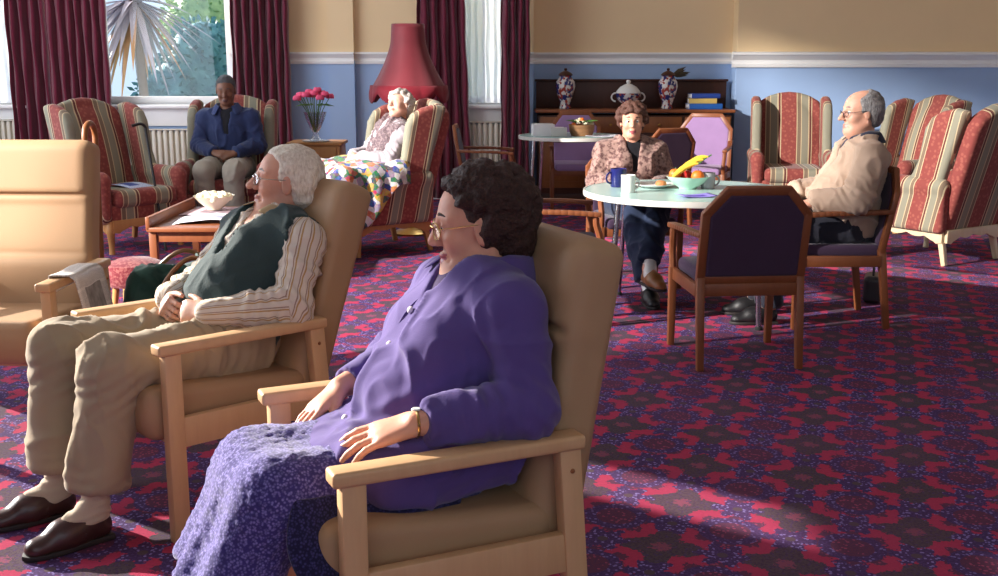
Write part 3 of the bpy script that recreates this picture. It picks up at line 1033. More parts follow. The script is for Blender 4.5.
# ---------------------------------------------------------------- winged fireside chairs
def wing_chair(label, loc, rz, legmat, apron=False, seat_mag=False):
    t = thing('wing_chair', label, 'armchair', loc, rz, 'striped wing chairs')
    h = 0.0125
    a = 0.27
    up = np.array([-math.sin(a), 0, math.cos(a)]); fw = np.array([math.cos(a), 0, math.sin(a)])
    b0 = np.array([-0.20, 0, 0.26])
    L = 0.96
    B = Field((-0.68, -0.36, 0.2), (0.0, 0.36, 1.3), h)
    arch = [(-0.31, 0), (0.31, 0), (0.325, 0.80), (0.29, 0.875), (0.2, 0.93), (0.1, 0.962), (0, 0.972), (-0.1, 0.962), (-0.2, 0.93), (-0.29, 0.875), (-0.325, 0.80)]
    B.poly(arch, b0 - fw * 0.055, (0, 1, 0), up, 0.06, 0.04)
    B.ball(b0 + up * 0.5, (0.05, 0.24, 0.34), 0.05, np.stack([fw, [0, 1, 0], up], 1))
    B.build('backrest', M['stripe_y'], t)
    for s in (1, -1):
        w = Field((-0.62, min(s * 0.24, s * 0.42), 0.5), (0.12, max(s * 0.24, s * 0.42), 1.24), h)
        shape = [(-0.28, 0.56), (0.04, 0.58), (-0.03, 0.66), (-0.075, 0.76), (-0.095, 0.88), (-0.115, 1.0), (-0.165, 1.08), (-0.25, 1.125), (-0.36, 1.15), (-0.46, 1.13), (-0.35, 0.8)]
        w.poly(shape, (0, s * 0.335, 0), (1, 0, 0), (0, 0, 1), 0.045, 0.035)
        w.build('wing', M['stripe_x'], t)
        A = Field((-0.4, min(s * 0.22, s * 0.46), 0.2), (0.4, max(s * 0.22, s * 0.46), 0.7), h)
        A.rbox((-0.01, s * 0.345, 0.41), (0.32, 0.048, 0.17), 0.035)
        A.cone((-0.28, s * 0.35, 0.585), (0.27, s * 0.35, 0.575), 0.06, 0.068, 0.03)
        A.cone((0.29, s * 0.35, 0.3), (0.29, s * 0.35, 0.56), 0.05, 0.055, 0.03)
        A.build('arm', M['stripe_x'], t)
    S = Field((-0.32, -0.32, 0.3), (0.42, 0.32, 0.56), h)
    S.rbox((0.06, 0, 0.425), (0.31, 0.285, 0.07), 0.055)
    S.build('seat_cushion', M['stripe_y'], t)
    R = Field((-0.36, -0.36, 0.2), (0.38, 0.36, 0.42), h)
    R.rbox((0.01, 0, 0.31), (0.32, 0.32, 0.07), 0.03)
    R.build('seat_base', M['stripe_y'], t)
    # rails and legs
    for s in (1, -1):
        MB().tube(smooth_path([(0.29, s * 0.31, 0.25), (0.305, s * 0.32, 0.18), (0.3, s * 0.315, 0.09), (0.305, s * 0.318, 0.0)], 4), [0.036, 0.036, 0.035, 0.034, 0.033, 0.031, 0.028, 0.026, 0.024, 0.022, 0.021, 0.022, 0.024], 10).build('leg', legmat, t)
        MB().beam((-0.27, s * 0.3, 0.25), (-0.33, s * 0.31, 0.0), 0.05, 0.045, (1, 0, 0), 0.006, 0.036, 0.036).build('leg', legmat, t)
    ap = [(-0.31, 0.075), (0.31, 0.075), (0.31, -0.02), (0.26, -0.03)]
    for k in range(25):
        u = 0.24 - 0.48 * k / 24
        ap.append((u, 0.012 - 0.022 * abs(math.sin(u / 0.48 * 3 * PI)) ** 0.8 + 0.02 * math.cos(u / 0.24 * PI / 2)))
    ap += [(-0.26, -0.03), (-0.31, -0.02)]
    for c, ax in (((0.325, 0, 0.19), (0, 1, 0)), ((-0.325, 0, 0.19), (0, 1, 0)), ((0, 0.325, 0.19), (1, 0, 0)), ((0, -0.325, 0.19), (1, 0, 0))):
        MB().prism(ap, c, ax, (0, 0, 1), 0.026, 0.003).build('apron', legmat, t)
    return t

M['cream_wood'] = m_wood('limed_wood', hexc(224, 206, 170), hexc(204, 180, 140))
WC = wing_chair('empty red striped wing chair on the left below the burgundy curtains', (-3.06, 8.90, 0), 322, M['pine'])
copy_thing(WC, 'striped wing chair under the window with the person in blue seated in it', (-2.36, 9.65, 0), 272)
copy_thing(WC, 'striped wing chair in which the sleeper lies under the lamp', (-0.99, 8.75, 0), 212)
copy_thing(WC, 'empty striped wing chair facing forward against the blue chimney wall', (2.84, 10.7, 0), 262)
copy_thing(WC, 'striped wing chair at the far right, behind the wing chair with cream legs', (3.62, 9.98, 0), 205)
wing_chair('striped wing chair with its back turned at the right edge, on cream scalloped rails', (3.36, 8.40, 0), 122, M['cream_wood'])

# ---------------------------------------------------------------- wooden visitor chairs with eight-sided backs
def visitor_chair(label, loc, rz, cloth, wood='red_wood', top=0.88):
    t = thing('visitor_chair', label, 'chair', loc, rz, 'wooden armchairs with eight-sided backs')
    k = (top - 0.44) / 0.44
    def bp(y, z):                                   # point on the reclined back plane
        return Vector((-0.215 - 0.19 * (z - 0.44), y, 0.44 + (z - 0.44) * k))
    ys = 0.245
    loop = [(-ys, 0.44), (-ys, 0.76), (-ys + 0.1, 0.875), (ys - 0.1, 0.875), (ys, 0.76), (ys, 0.44)]
    fr = MB()
    for p, q in zip(loop, loop[1:] + loop[:1]):
        a, b = bp(*p), bp(*q)
        d = (b - a).normalized() * 0.012
        fr.beam(a - d, b + d, 0.042, 0.034, (1, 0, 0.2), 0.006)
    fr.build('back_frame', M[wood], t)
    pn = Field((-0.4, -0.26, 0.4), (-0.12, 0.26, top + 0.03), 0.01)
    inn = [(-ys + 0.015, 0.455), (ys - 0.015, 0.455), (ys - 0.015, 0.755), (ys - 0.105, 0.86), (-ys + 0.105, 0.86), (-ys + 0.015, 0.755)]
    n = Vector((1, 0, 0.19 / k)).normalized(); upv = Vector((-0.19, 0, k)).normalized()
    c = bp(0, 0.44)
    pn.poly([(p[0], (bp(0, p[1]) - c).length) for p in inn], tuple(c), (0, 1, 0), tuple(upv), 0.02, 0.012)
    pn.build('backrest', M[cloth], t)
    S = Field((-0.28, -0.28, 0.36), (0.32, 0.28, 0.52), 0.01)
    S.rbox((0.025, 0, 0.435), (0.25, 0.235, 0.038), 0.03, 0)
    S.build('seat', M[cloth], t)
    for s in (1, -1):
        MB().beam((0.25, s * 0.262, 0), (0.25, s * 0.262, 0.42), 0.034, 0.036, (1, 0, 0), 0.005, 0.04, 0.042).build('leg', M[wood], t)
        MB().beam((-0.27, s * 0.245, 0), (-0.215, s * 0.245, 0.45), 0.034, 0.036, (1, 0, 0), 0.005, 0.04, 0.042).build('leg', M[wood], t)
        MB().box((0.015, s * 0.255, 0.385), (0.46, 0.026, 0.062), bevel=0.005).build('side_rail', M[wood], t)
        ar = MB()
        ar.tube(smooth_path([(0.25, s * 0.262, 0.41), (0.262, s * 0.264, 0.5), (0.24, s * 0.268, 0.58), (0.235, s * 0.268, 0.635)], 4), 0.019, 8)
        pts = smooth_path([bp(s * 0.247, 0.66), (-0.1, s * 0.262, 0.655), (0.08, s * 0.272, 0.652), (0.26, s * 0.272, 0.64)], 5)
        for p, q in zip(pts[:-1], pts[1:]):
            d = (q - p).normalized() * 0.004
            ar.beam(p - d, q + d, 0.048, 0.026, (0, 0, 1), 0.006)
        ar.build('arm', M[wood], t)
    MB().box((0.25, 0, 0.385), (0.026, 0.5, 0.062), bevel=0.005).build('front_rail', M[wood], t)
    MB().box((-0.222, 0, 0.39), (0.026, 0.47, 0.062), bevel=0.005).build('back_rail', M[wood], t)
    return t

CH_R = (1.9, 6.25, 0, 180); CH_F = (0.895, 7.36, 0, 277)
V1 = visitor_chair('dark plum chair with its back to the viewer, pulled up to the near round table', (1.19, 5.42, 0), 95, 'navy')
copy_thing(V1, 'dark wooden armchair carrying the person in the fawn jacket', CH_R[:3], CH_R[3])
copy_thing(V1, 'wooden armchair behind the near table with the person in the pink cardigan seated in it', CH_F[:3], CH_F[3])
copy_thing(V1, 'wooden armchair half hidden behind the person in purple, left of the near table', (0.30, 6.3, 0), 0)
copy_thing(V1, 'dark chair behind the person in pink, its back to the viewer', (1.42, 10.2, 0), 118)
copy_thing(V1, 'wooden armchair side on below the narrow window, left of the far table', (-0.12, 10.6, 0), 358)
V2 = visitor_chair('lilac chair pushed in behind the far round table', (0.80, 11.35, 0), 270, 'lilac', top=0.96)
copy_thing(V2, 'lilac chair angled beside the right end of the sideboard', (1.99, 10.9, 0), 250)

# ---------------------------------------------------------------- tables
def round_table(label, loc, r, h):
    t = thing('round_table', label, 'table', loc, 0, 'round tables with chrome legs')
    MB().lathe([(0, h - 0.03), (r - 0.012, h - 0.03), (r - 0.004, h - 0.026), (r - 0.004, h - 0.004), (r - 0.01, h), (0, h)], seg=72).build('tabletop', M['table'], t, True, 0.5)
    MB().lathe([(r - 0.006, h - 0.031), (r + 0.002, h - 0.031), (r + 0.004, h - 0.015), (r + 0.002, h + 0.001), (r - 0.006, h + 0.001)], seg=72).build('edge_band', M['table_edge'], t, True, 0.5)
    MB().lathe([(0, h - 0.052), (r * 0.6, h - 0.052), (r * 0.6, h - 0.03), (0, h - 0.03)], seg=40).build('under_frame', M['dark_wood'], t)
    for k in range(4):
        a = PI / 4 + k * PI / 2 - 0.174
        c, s_ = math.cos(a), math.sin(a)
        MB().tube([(c * r * 0.97, s_ * r * 0.97, 0.012), (c * r * 0.88, s_ * r * 0.88, h - 0.028)], 0.016, 12).build('leg', M['chrome'], t)
        MB().lathe([(0.0, 0), (0.022, 0), (0.022, 0.014), (0.016, 0.02), (0, 0.02)], (c * r * 0.97, s_ * r * 0.97, 0), 12).build('foot', M['rubber'], t)
    return t
T1 = (1.11, 6.46, 0); T2 = (0.68, 10.7, 0)
round_table('pale round table in the middle with mugs and a fruit bowl on it', T1, 0.61, 0.73)
round_table('smaller pale round table further back before the sideboard, carrying papers', T2, 0.49, 0.785)

ct = thing('coffee_table', 'low wooden coffee table with papers and a bowl behind the person in the waistcoat', 'table', (-1.98, 7.62, 0))
MB().box((0, 0, 0.40), (0.62, 1.1, 0.03), bevel=0.006).build('tabletop', M['red_wood'], ct)
for sx in (-1, 1):
    for sy in (-1, 1):
        MB().beam((sx * 0.28, sy * 0.5, 0), (sx * 0.28, sy * 0.5, 0.385), 0.05, 0.05, (1, 0, 0), 0.006).build('leg', M['red_wood'], ct)
MB().box((-0.3, 0, 0.44), (0.03, 1.1, 0.09), bevel=0.008).build('raised_edge', M['red_wood'], ct)
MB().box((0.3, 0, 0.425), (0.03, 1.1, 0.05), bevel=0.008).build('raised_edge', M['red_wood'], ct)
MB().box((0, -0.5, 0.35), (0.5, 0.025, 0.07), bevel=0.005).build('apron', M['red_wood'], ct)
MB().box((0, 0.5, 0.35), (0.5, 0.025, 0.07), bevel=0.005).build('apron', M['red_wood'], ct)

# ---------------------------------------------------------------- sideboard
sb = thing('sideboard', 'long dark wooden sideboard with raised back panel in the alcove', 'sideboard', (1.46, 12.15, 0))
W = 2.08
MB().box((0, 0, 0.50), (W, 0.42, 0.84), bevel=0.006).build('carcass', M['dark_wood'], sb)
MB().box((0, -0.02, 0.965), (W + 0.06, 0.48, 0.035), bevel=0.01, seg=3).build('counter', M['red_wood'], sb)
MB().box((0, 0.2, 1.13), (W + 0.02, 0.03, 0.3), bevel=0.006).build('back_panel', M['dark_wood'], sb)
MB().box((0, 0.19, 1.285), (W + 0.05, 0.06, 0.025), bevel=0.008).build('cornice', M['dark_wood'], sb)
MB().box((0, 0.0, 0.04), (W - 0.06, 0.36, 0.08), bevel=0.004).build('plinth', M['dark_wood'], sb)
for k in range(4):
    x = -W / 2 + (k + 0.5) * W / 4
    d = MB()
    d.box((x, -0.215, 0.82), (W / 4 - 0.03, 0.022, 0.17), bevel=0.008)
    dr = d.build('drawer', M['oak'], sb)
    MB().lathe([(0, 0), (0.012, 0), (0.016, 0.012), (0.01, 0.022), (0, 0.024)], seg=12).build('knob', M['brass'], dr)
    kn = dr.children[0]; kn.location = (x, -0.226, 0.82); kn.rotation_euler = (PI / 2, 0, 0)
    d = MB()
    d.box((x, -0.215, 0.42), (W / 4 - 0.03, 0.022, 0.56), bevel=0.008)
    d.box((x, -0.227, 0.42), (W / 4 - 0.15, 0.012, 0.42), bevel=0.008)
    do = d.build('door', M['oak'], sb)
    MB().sphere((x + 0.19 * (1 if k % 2 == 0 else -1), -0.238, 0.46), 0.014, 10).build('knob', M['brass'], do)

# imari vases, tureen, books
def m_imari():
    t = NT('painted_porcelain')
    v = t.coord()
    c = t.mix(t.ramp(t.noise(v, 16, 3), [(0.46, (0, 0, 0)), (0.54, (1, 1, 1))], 'LINEAR'), hexc(214, 208, 200), hexc(44, 48, 104))
    c = t.mix(t.ramp(t.noise(t.coord(scale=(1.3, 1.3, 0.9)), 21, 2), [(0.55, (0, 0, 0)), (0.6, (1, 1, 1))]), c, hexc(156, 60, 48))
    return t.out(c, 0.2, 0, 0.5)
M['imari'] = m_imari()
def imari_vase(label, x, y):
    o = thing('porcelain_vase', label, 'vase', (x, y, 0.983), 0, 'painted vases on the sideboard')
    MB().lathe([(0, 0), (0.06, 0), (0.066, 0.012), (0.056, 0.03), (0.062, 0.08), (0.09, 0.16), (0.108, 0.24), (0.1, 0.29), (0.075, 0.325), (0.062, 0.345), (0.07, 0.36), (0, 0.36)], seg=28).build('body', M['imari'], o)
    MB().lathe([(0.075, 0.355), (0.078, 0.365), (0.06, 0.385), (0.03, 0.4), (0.012, 0.408), (0.018, 0.42), (0.014, 0.432), (0, 0.435)], seg=24).build('lid', M['dark_wood'], o)
    return o
imari_vase('painted lidded vase at the left end of the sideboard', 0.72, 12.12)
iv = imari_vase('painted lidded vase right of the tureen with dry leaves behind it', 1.83, 12.12)
dl = MB()
for k in range(9):
    a = rr.uniform(-0.6, 0.9)
    p = Vector((0.04, 0.04, 0.36)); d = Vector((math.cos(a) * 0.9, 0.1, 0.12 + 0.3 * math.sin(a))).normalized()
    q = d.cross(Vector((0, 1, 0))).normalized()
    L = rr.uniform(0.14, 0.22)
    dl.raw([p, p + d * L * 0.5 + q * 0.022, p + d * L, p + d * L * 0.5 - q * 0.022, p + d * L * 0.5 + Vector((0, -0.012, 0))], [(0, 4, 1), (1, 4, 2), (2, 4, 3), (3, 4, 0)])
dl.build('dry_leaf_spray', m_plain('dry_leaf', hexc(74, 66, 46), 0.7), iv, False)
tu = thing('tureen', 'white lidded soup tureen with two handles in the middle of the sideboard', 'tureen', (1.40, 12.1, 0.983))
MB().lathe([(0, 0), (0.085, 0), (0.088, 0.015), (0.05, 0.035), (0.055, 0.05), (0.11, 0.085), (0.135, 0.13), (0.138, 0.165), (0.13, 0.17), (0, 0.17)], seg=32).build('bowl', M['imari'], tu)
MB().lathe([(0.136, 0.168), (0.128, 0.19), (0.09, 0.235), (0.04, 0.262), (0.018, 0.27), (0.026, 0.292), (0.018, 0.31), (0, 0.313)], seg=32).build('lid', M['china'], tu)
for s in (-1, 1):
    MB().tube(arc((s * 0.135, 0, 0.125), 0.045, -PI / 2, PI / 2, 8, (s, 0, 0), (0, 0, 1)), 0.009, 8).build('handle', M['china'], tu)

def book(label, loc, rz, size, cover, group):
    t = thing('book', label, 'book', loc, rz, group)
    w, d, h = size
    cv = MB()
    cv.box((0, 0, 0.002), (w, d, 0.004), bevel=0.001); cv.box((0, 0, h - 0.002), (w, d, 0.004), bevel=0.001); cv.box((0, -d / 2 + 0.002, h / 2), (w, 0.004, h), bevel=0.001)
    cv.build('cover', cover, t)
    MB().box((0, 0.002, h / 2), (w - 0.012, d - 0.01, h - 0.009), bevel=0.001).build('page_block', M['paper'], t)
    return t
cb = m_plain('blue_cover', hexc(36, 92, 168), 0.45); cb2 = m_plain('deep_blue_cover', hexc(40, 70, 150), 0.45); cy = m_plain('yellow_cover', hexc(206, 176, 96), 0.5)
book('thick bright blue book at the bottom of the pile on the sideboard', (2.22, 12.1, 0.983), 2, (0.36, 0.25, 0.06), cb, 'books piled on the sideboard')
book('yellow book in the middle of the pile on the sideboard', (2.2, 12.11, 1.043), -3, (0.3, 0.22, 0.055), cy, 'books piled on the sideboard')
book('blue book on top of the pile on the sideboard', (2.22, 12.11, 1.098), 4, (0.31, 0.22, 0.05), cb2, 'books piled on the sideboard')

# ---------------------------------------------------------------- standard lamp, flower cabinet
lp = thing('floor_lamp', 'standard lamp with burgundy fringed shade behind the sleeper', 'lamp', (-0.77, 9.55, 0))
MB().lathe([(0, 0), (0.16, 0), (0.165, 0.015), (0.12, 0.035), (0.04, 0.055), (0.02, 0.09), (0, 0.09)], seg=28).build('base', M['brass'], lp)
MB().tube([(0, 0, 0.08), (0, 0, 1.3)], 0.014, 12).build('pole', M['chrome'], lp)
MB().sphere((0, 0, 1.42), (0.03, 0.03, 0.045), 14).build('bulb', M['china'], lp)
zb, zt = 1.25, 1.79
prof = []
for k in range(15):
    q = k / 14
    r = 0.135 + 0.03 * q + 0.15 * max(0, q - 0.25) ** 1.5 / 0.75 ** 1.5
    prof.append((r, zt - (zt - zb) * q))
nseg = 64
def shade_r(r, z, a):
    q = (zt - z) / (zt - zb)
    return r * (1 + 0.035 * q * (abs(math.cos(4 * a)) - 0.5))
mb = MB().lathe(prof, seg=nseg, fn=shade_r)
shd = mb.build('lamp_shade', M['lamp_shade'], lp)
md = shd.modifiers.new('thick', 'SOLIDIFY'); md.thickness = 0.004
vs, fs = [], []
for k in range(129):
    a = 2 * PI * k / 128
    r = shade_r(prof[-1][0], zb, a) + 0.004
    dz = 0.035 + 0.08 * abs(math.sin(4 * a + 0.0))
    for j in range(3):
        vs.append((r * math.cos(a) * (1 + 0.02 * j), r * math.sin(a) * (1 + 0.02 * j), zb + 0.03 - (dz + 0.03) * j / 2 - (0.006 * (k % 2) if j == 2 else 0)))
for k in range(128):
    for j in range(2):
        fs.append((3 * k + j, 3 * k + 3 + j, 3 * k + 4 + j, 3 * k + 1 + j))
frg = MB().raw(vs, fs).build('fringe', M['fringe'], lp)
md = frg.modifiers.new('thick', 'SOLIDIFY'); md.thickness = 0.006

fc = thing('bedside_cabinet', 'small pine drawer cabinet with flowers, against the blue wall', 'cabinet', (-1.73, 10.55, 0))
MB().box((0, 0, 0.37), (0.48, 0.42, 0.68), bevel=0.006).build('carcass', M['pine'], fc)
MB().box((0, 0, 0.725), (0.52, 0.45, 0.03), bevel=0.008).build('top_board', M['pine'], fc)
dw = MB().box((0, -0.215, 0.615), (0.42, 0.022, 0.16), bevel=0.006).build('drawer', M['pine'], fc)
MB().sphere((0, -0.236, 0.62), 0.015, 10).build('knob', M['brass'], dw)
MB().box((0, -0.215, 0.28), (0.42, 0.02, 0.44), bevel=0.006).build('door', M['pine'], fc)
tag(MB().lathe([(0, 0), (0.11, 0), (0.13, 0.008), (0.132, 0.013), (0.105, 0.008), (0, 0.006)], (0, 0, 0), 28).build('saucer', M['china']), 'flat white dish under the glass flower vase', 'dish').location = (-1.73, 10.46, 0.74)
vz = thing('glass_vase', 'cut glass vase holding pink flowers on the pine cabinet', 'vase', (-1.73, 10.46, 0.748))
MB().lathe([(0, 0), (0.055, 0), (0.058, 0.01), (0.03, 0.04), (0.024, 0.07), (0.05, 0.12), (0.085, 0.2), (0.105, 0.27), (0.1, 0.27), (0.08, 0.205), (0.045, 0.125), (0.016, 0.075), (0, 0.07)], seg=24, fn=lambda r, z, a: r * (1 + 0.04 * math.cos(12 * a))).build('body', M['clear_glass'], vz)
fb = thing('flower_bunch', 'bunch of pink and red flowers in the cut glass vase', 'flowers', (-1.73, 10.46, 0.83))
st = MB()
heads = []
for k in range(13):
    a = k * 2.4; r = 0.03 + 0.042 * math.sqrt(k)
    p = (r * math.cos(a), r * math.sin(a) * 0.7, 0.40 - 0.45 * r + 0.02 * math.sin(k * 3.1))
    st.tube(smooth_path([(0.01 * math.cos(a), 0.01 * math.sin(a), 0.0), (p[0] * 0.5, p[1] * 0.5, 0.2), p], 3), 0.004, 6)
    heads.append(p)
st.build('stems', M['leaf'], fb)
for p in heads:
    b = MB()
    for ring, (n, rr_, el) in enumerate(((6, 0.04, 0.25), (5, 0.03, 0.7), (3, 0.018, 1.2))):
        for k in range(n):
            a = 2 * PI * k / n + ring
            d = Vector((math.cos(a) * math.cos(el), math.sin(a) * math.cos(el), math.sin(el)))
            b.sphere(Vector(p) + d * rr_ * 0.7, (rr_ * 0.62, rr_ * 0.62, rr_ * 0.3), 8, 0, d.to_track_quat('Z', 'Y').to_matrix().to_4x4())
    b.build('flower_head', M['flower'], fb)
lf = MB()
for k in range(10):
    a = k * 0.63
    d = Vector((math.cos(a), math.sin(a) * 0.7, 0.1)).normalized(); q = Vector((-d.y, d.x, 0)); p = Vector((0, 0, 0.24)) + d * 0.05
    lf.raw([p, p + d * 0.07 + q * 0.025, p + d * 0.14 - Vector((0, 0, 0.02)), p + d * 0.07 - q * 0.025, p + d * 0.07 + Vector((0, 0, 0.012))], [(0, 4, 1), (1, 4, 2), (2, 4, 3), (3, 4, 0)])
lf.build('leaves', M['leaf'], fb, False)

# ---------------------------------------------------------------- red footstool
fs_ = thing('footstool', 'round red upholstered footstool beside the low coffee table', 'footstool', (-2.12, 6.3, 0))
MB().lathe([(0, 0.2), (0.16, 0.2), (0.172, 0.22), (0.172, 0.28), (0.16, 0.32), (0.1, 0.345), (0, 0.352)], seg=32).build('cushion', m_fabric('red_tapestry', hexc(104, 34, 42), hexc(134, 76, 72), weave=120), fs_)
for k in range(4):
    a = PI / 4 + k * PI / 2
    MB().tube([(0.12 * math.cos(a), 0.12 * math.sin(a), 0.205), (0.15 * math.cos(a), 0.15 * math.sin(a), 0)], [0.02, 0.014], 10).build('leg', M['pine'], fs_)
# ---------------------------------------------------------------- people
def A(*v):
    return np.array(v, np.float64)
def unit(v):
    v = np.array(v, np.float64)
    return v / np.linalg.norm(v)
def head_rot(yaw, pitch, roll=0):
    y, p, r = (math.radians(a) for a in (yaw, pitch, roll))
    Rz = np.array([[math.cos(y), -math.sin(y), 0], [math.sin(y), math.cos(y), 0], [0, 0, 1]])
    Ry = np.array([[math.cos(p), 0, -math.sin(p)], [0, 1, 0], [math.sin(p), 0, math.cos(p)]])
    Rx = np.array([[1, 0, 0], [0, math.cos(r), -math.sin(r)], [0, math.sin(r), math.cos(r)]])
    return Rz @ Ry @ Rx

class Head:
    def __init__(s, c, yaw, pitch, roll=0, k=1.0):
        s.c = A(*c); s.R = head_rot(yaw, pitch, roll); s.k = k
    def p(s, x, y, z):
        return s.c + s.R @ (A(x, y, z) * s.k)
    def q(s, P):
        return ((P - s.c) @ s.R) / s.k
    def d(s, x, y, z):
        return s.R @ A(x, y, z)

def rotv(v, axis, ang):
    axis = unit(axis)
    return v * math.cos(ang) + np.cross(axis, v) * math.sin(ang) + axis * (axis @ v) * (1 - math.cos(ang))

def add_head(F, H, female=False, lids=0.5, jaw=1.0, nose=1.0, jowl=0.0):
    k = H.k
    def B(x, y, z, r, kk=0.015, op='add'):
        r = tuple(a * k for a in r) if isinstance(r, tuple) else r * k
        F.ball(H.p(x, y, z), r, kk * k, H.R, op)
    def C(a, b, ra, rb, kk=0.012, op='add'):
        F.cone(H.p(*a), H.p(*b), ra * k, rb * k, kk * k, None, op)
    B(-0.018, 0, 0.036, (0.098, 0.076, 0.084), 0.01)
    B(0.028, 0, 0.012, (0.062, 0.063, 0.086), 0.03)
    B(0.030, 0, -0.052, (0.054, 0.054 * jaw, 0.052), 0.03)
    C((-0.012, 0.052 * jaw, -0.05), (0.06, 0.022, -0.09), 0.018, 0.018, 0.03)
    C((-0.012, -0.052 * jaw, -0.05), (0.06, -0.022, -0.09), 0.018, 0.018, 0.03)
    B(0.077, 0, -0.092, (0.019, 0.024, 0.017), 0.02)
    if jowl:
        B(0.04, 0.0, -0.095, (0.05, 0.045, 0.03 + 0.02 * jowl), 0.03)
    for s in (1, -1):
        B(0.058, s * 0.039, -0.022, (0.026, 0.024, 0.024), 0.02)
        C((0.083, s * 0.014, 0.031), (0.064, s * 0.05, 0.028), 0.008, 0.008, 0.014)
        B(0.094, s * 0.031, 0.010, (0.016, 0.017, 0.012), 0.012, 'sub')
        # eyelids: a shell round the eyeball, upper one lower when the eyes are closed
        if F.h < 0.007 or lids > 0.7:
            B(0.0745, s * 0.031, 0.0115, 0.0142, 0.004)
        if lids < 0.9 and F.h < 0.007:
            B(0.0865, s * 0.031, 0.0095 - 0.003 * lids, (0.008, 0.0115, 0.0042 * (1.25 - lids)), 0.003, 'sub')
        # ear
        er = head_rot(0, 0, 0)
        B(-0.004, s * 0.079, -0.004, (0.018, 0.009, 0.033), 0.008)
        B(0.002, s * 0.089, -0.002, (0.010, 0.006, 0.020), 0.006, 'sub')
    # nose
    C((0.085, 0, 0.024), (0.112 * (0.5 + 0.5 * nose) + 0.001, 0, -0.022), 0.0095, 0.0125, 0.014)
    for s in (1, -1):
        B(0.098, s * 0.0125, -0.027, (0.011, 0.0085, 0.008), 0.008)
    # mouth
    m = [(0.078, 0.025, -0.062), (0.0925, 0.010, -0.0575), (0.0945, 0, -0.0585), (0.0925, -0.010, -0.0575), (0.078, -0.025, -0.062)]
    for a, b in zip(m[:-1], m[1:]):
        C(a, b, 0.0055, 0.0055, 0.008)
        lo = lambda q: (q[0] - 0.002, q[1] * 0.9, q[2] - 0.0115 if abs(q[1]) < 0.02 else q[2] - 0.003)
        C(lo(a), lo(b), 0.0062, 0.0062, 0.008)
    for a, b in zip(m[:-1], m[1:]):
        C((a[0] + 0.006, a[1], a[2] - 0.0055 if abs(a[1]) < 0.02 else a[2]), (b[0] + 0.006, b[1], b[2] - 0.0055 if abs(b[1]) < 0.02 else b[2]), 0.0022, 0.0022, 0.004, 'sub')
    for s in (1, -1):   # smile line
        C((0.094, s * 0.02, -0.028), (0.076, s * 0.034, -0.064), 0.003, 0.003, 0.012, 'sub')

def add_hand(F, wr, fdir, up, thumb, curl=(25, 30, 20), spread=6, k=1.0, thumb_out=40, lens=1.0):
    # fdir: way the fingers point; up: back of the hand; thumb: +1/-1 side on cross(up, fdir)
    fdir = unit(fdir); up = unit(up - fdir * (up @ fdir)); lat = np.cross(up, fdir) * thumb
    wr = np.array(wr, np.float64)
    base = [0.030, 0.010, -0.010, -0.029]
    mc = [0.086, 0.089, 0.084, 0.076]
    L = [(0.041, 0.026, 0.021), (0.045, 0.029, 0.022), (0.042, 0.027, 0.021), (0.033, 0.020, 0.019)]
    for i in range(4):
        a = wr + lat * base[i] * 0.55 * k + fdir * 0.01 * k
        b = wr + lat * base[i] * k + fdir * mc[i] * k
        F.cone(a, b, 0.0145 * k, 0.0105 * k, 0.012 * k)
    F.cone(wr + fdir * 0.02 * k, wr + fdir * 0.065 * k, 0.026 * k, 0.028 * k, 0.012 * k, (up, 0.5))
    for i in range(4):
        d = rotv(fdir, up, math.radians(spread * (1.5 - i)) * -thumb * -1)
        p = wr + lat * base[i] * k + fdir * mc[i] * k
        ax = np.cross(d, up)
        r = [0.0098, 0.0088, 0.0080, 0.0068]
        for j in range(3):
            d = rotv(d, ax, math.radians(-curl[j] * (1 + 0.08 * i)))
            q = p + d * L[i][j] * k * lens
            F.cone(p, q, r[j] * k * (0.9 if i == 3 else 1), r[j + 1] * k * (0.9 if i == 3 else 1), 0.0025)
            p = q
    d = unit(fdir * math.cos(math.radians(thumb_out)) + lat * math.sin(math.radians(thumb_out)) - up * 0.25)
    p = wr + lat * 0.02 * k + fdir * 0.018 * k
    r = [0.0155, 0.0112, 0.0098, 0.008]
    for j, l in enumerate((0.042, 0.034, 0.027)):
        q = p + d * l * k
        F.cone(p, q, r[j] * k, r[j + 1] * k, 0.008 if j == 0 else 0.003)
        d = unit(d + fdir * 0.25 - up * 0.08 - lat * 0.1)
        p = q

def torso(F, J, e, sc=1.0, kk=0.04, belly=True):
    pv, wa, ch, nk = J['pelvis'], J['waist'], J['chest'], J['neck']
    w = lambda a, b: unit(A((b - a)[2], 0, -(b - a)[0]))
    b = J.get('build', 1.0)
    F.cone(pv, wa, 0.155 * b + e, 0.142 * b + e, kk, (w(pv, wa), 0.78))
    F.cone(wa, ch, 0.142 * b + e, 0.158 * b + e, kk, (w(wa, ch), 0.72))
    up = ch + (nk - ch) * 0.42
    F.cone(ch, up, 0.158 * b + e, 0.12 * b + e, kk, (w(ch, nk), 0.66))
    for s in 'LR':
        F.cone(up, J['sh' + s], 0.062 + e, 0.056 + e, kk)
    if belly and 'belly' in J:
        c, r = J['belly']
        F.ball(c, tuple(x + e for x in r), 0.06)
    if belly and 'bust' in J:
        for s in (1, -1):
            c, r = J['bust']
            F.ball(A(c[0], c[1] + s * 0.075, c[2]), r + e, 0.05)

def arm(F, J, s, e, cuff=None, e2=None, k=0.025):
    e2 = e if e2 is None else e2
    sh, el, wr = J['sh' + s], J['el' + s], J['wr' + s]
    F.cone(sh, el, 0.052 + e, 0.042 + e, k)
    end = wr if cuff is None else el + (wr - el) * cuff
    F.cone(el, end, 0.042 + e, 0.029 + e2, k, None, 'add', cuff is not None)

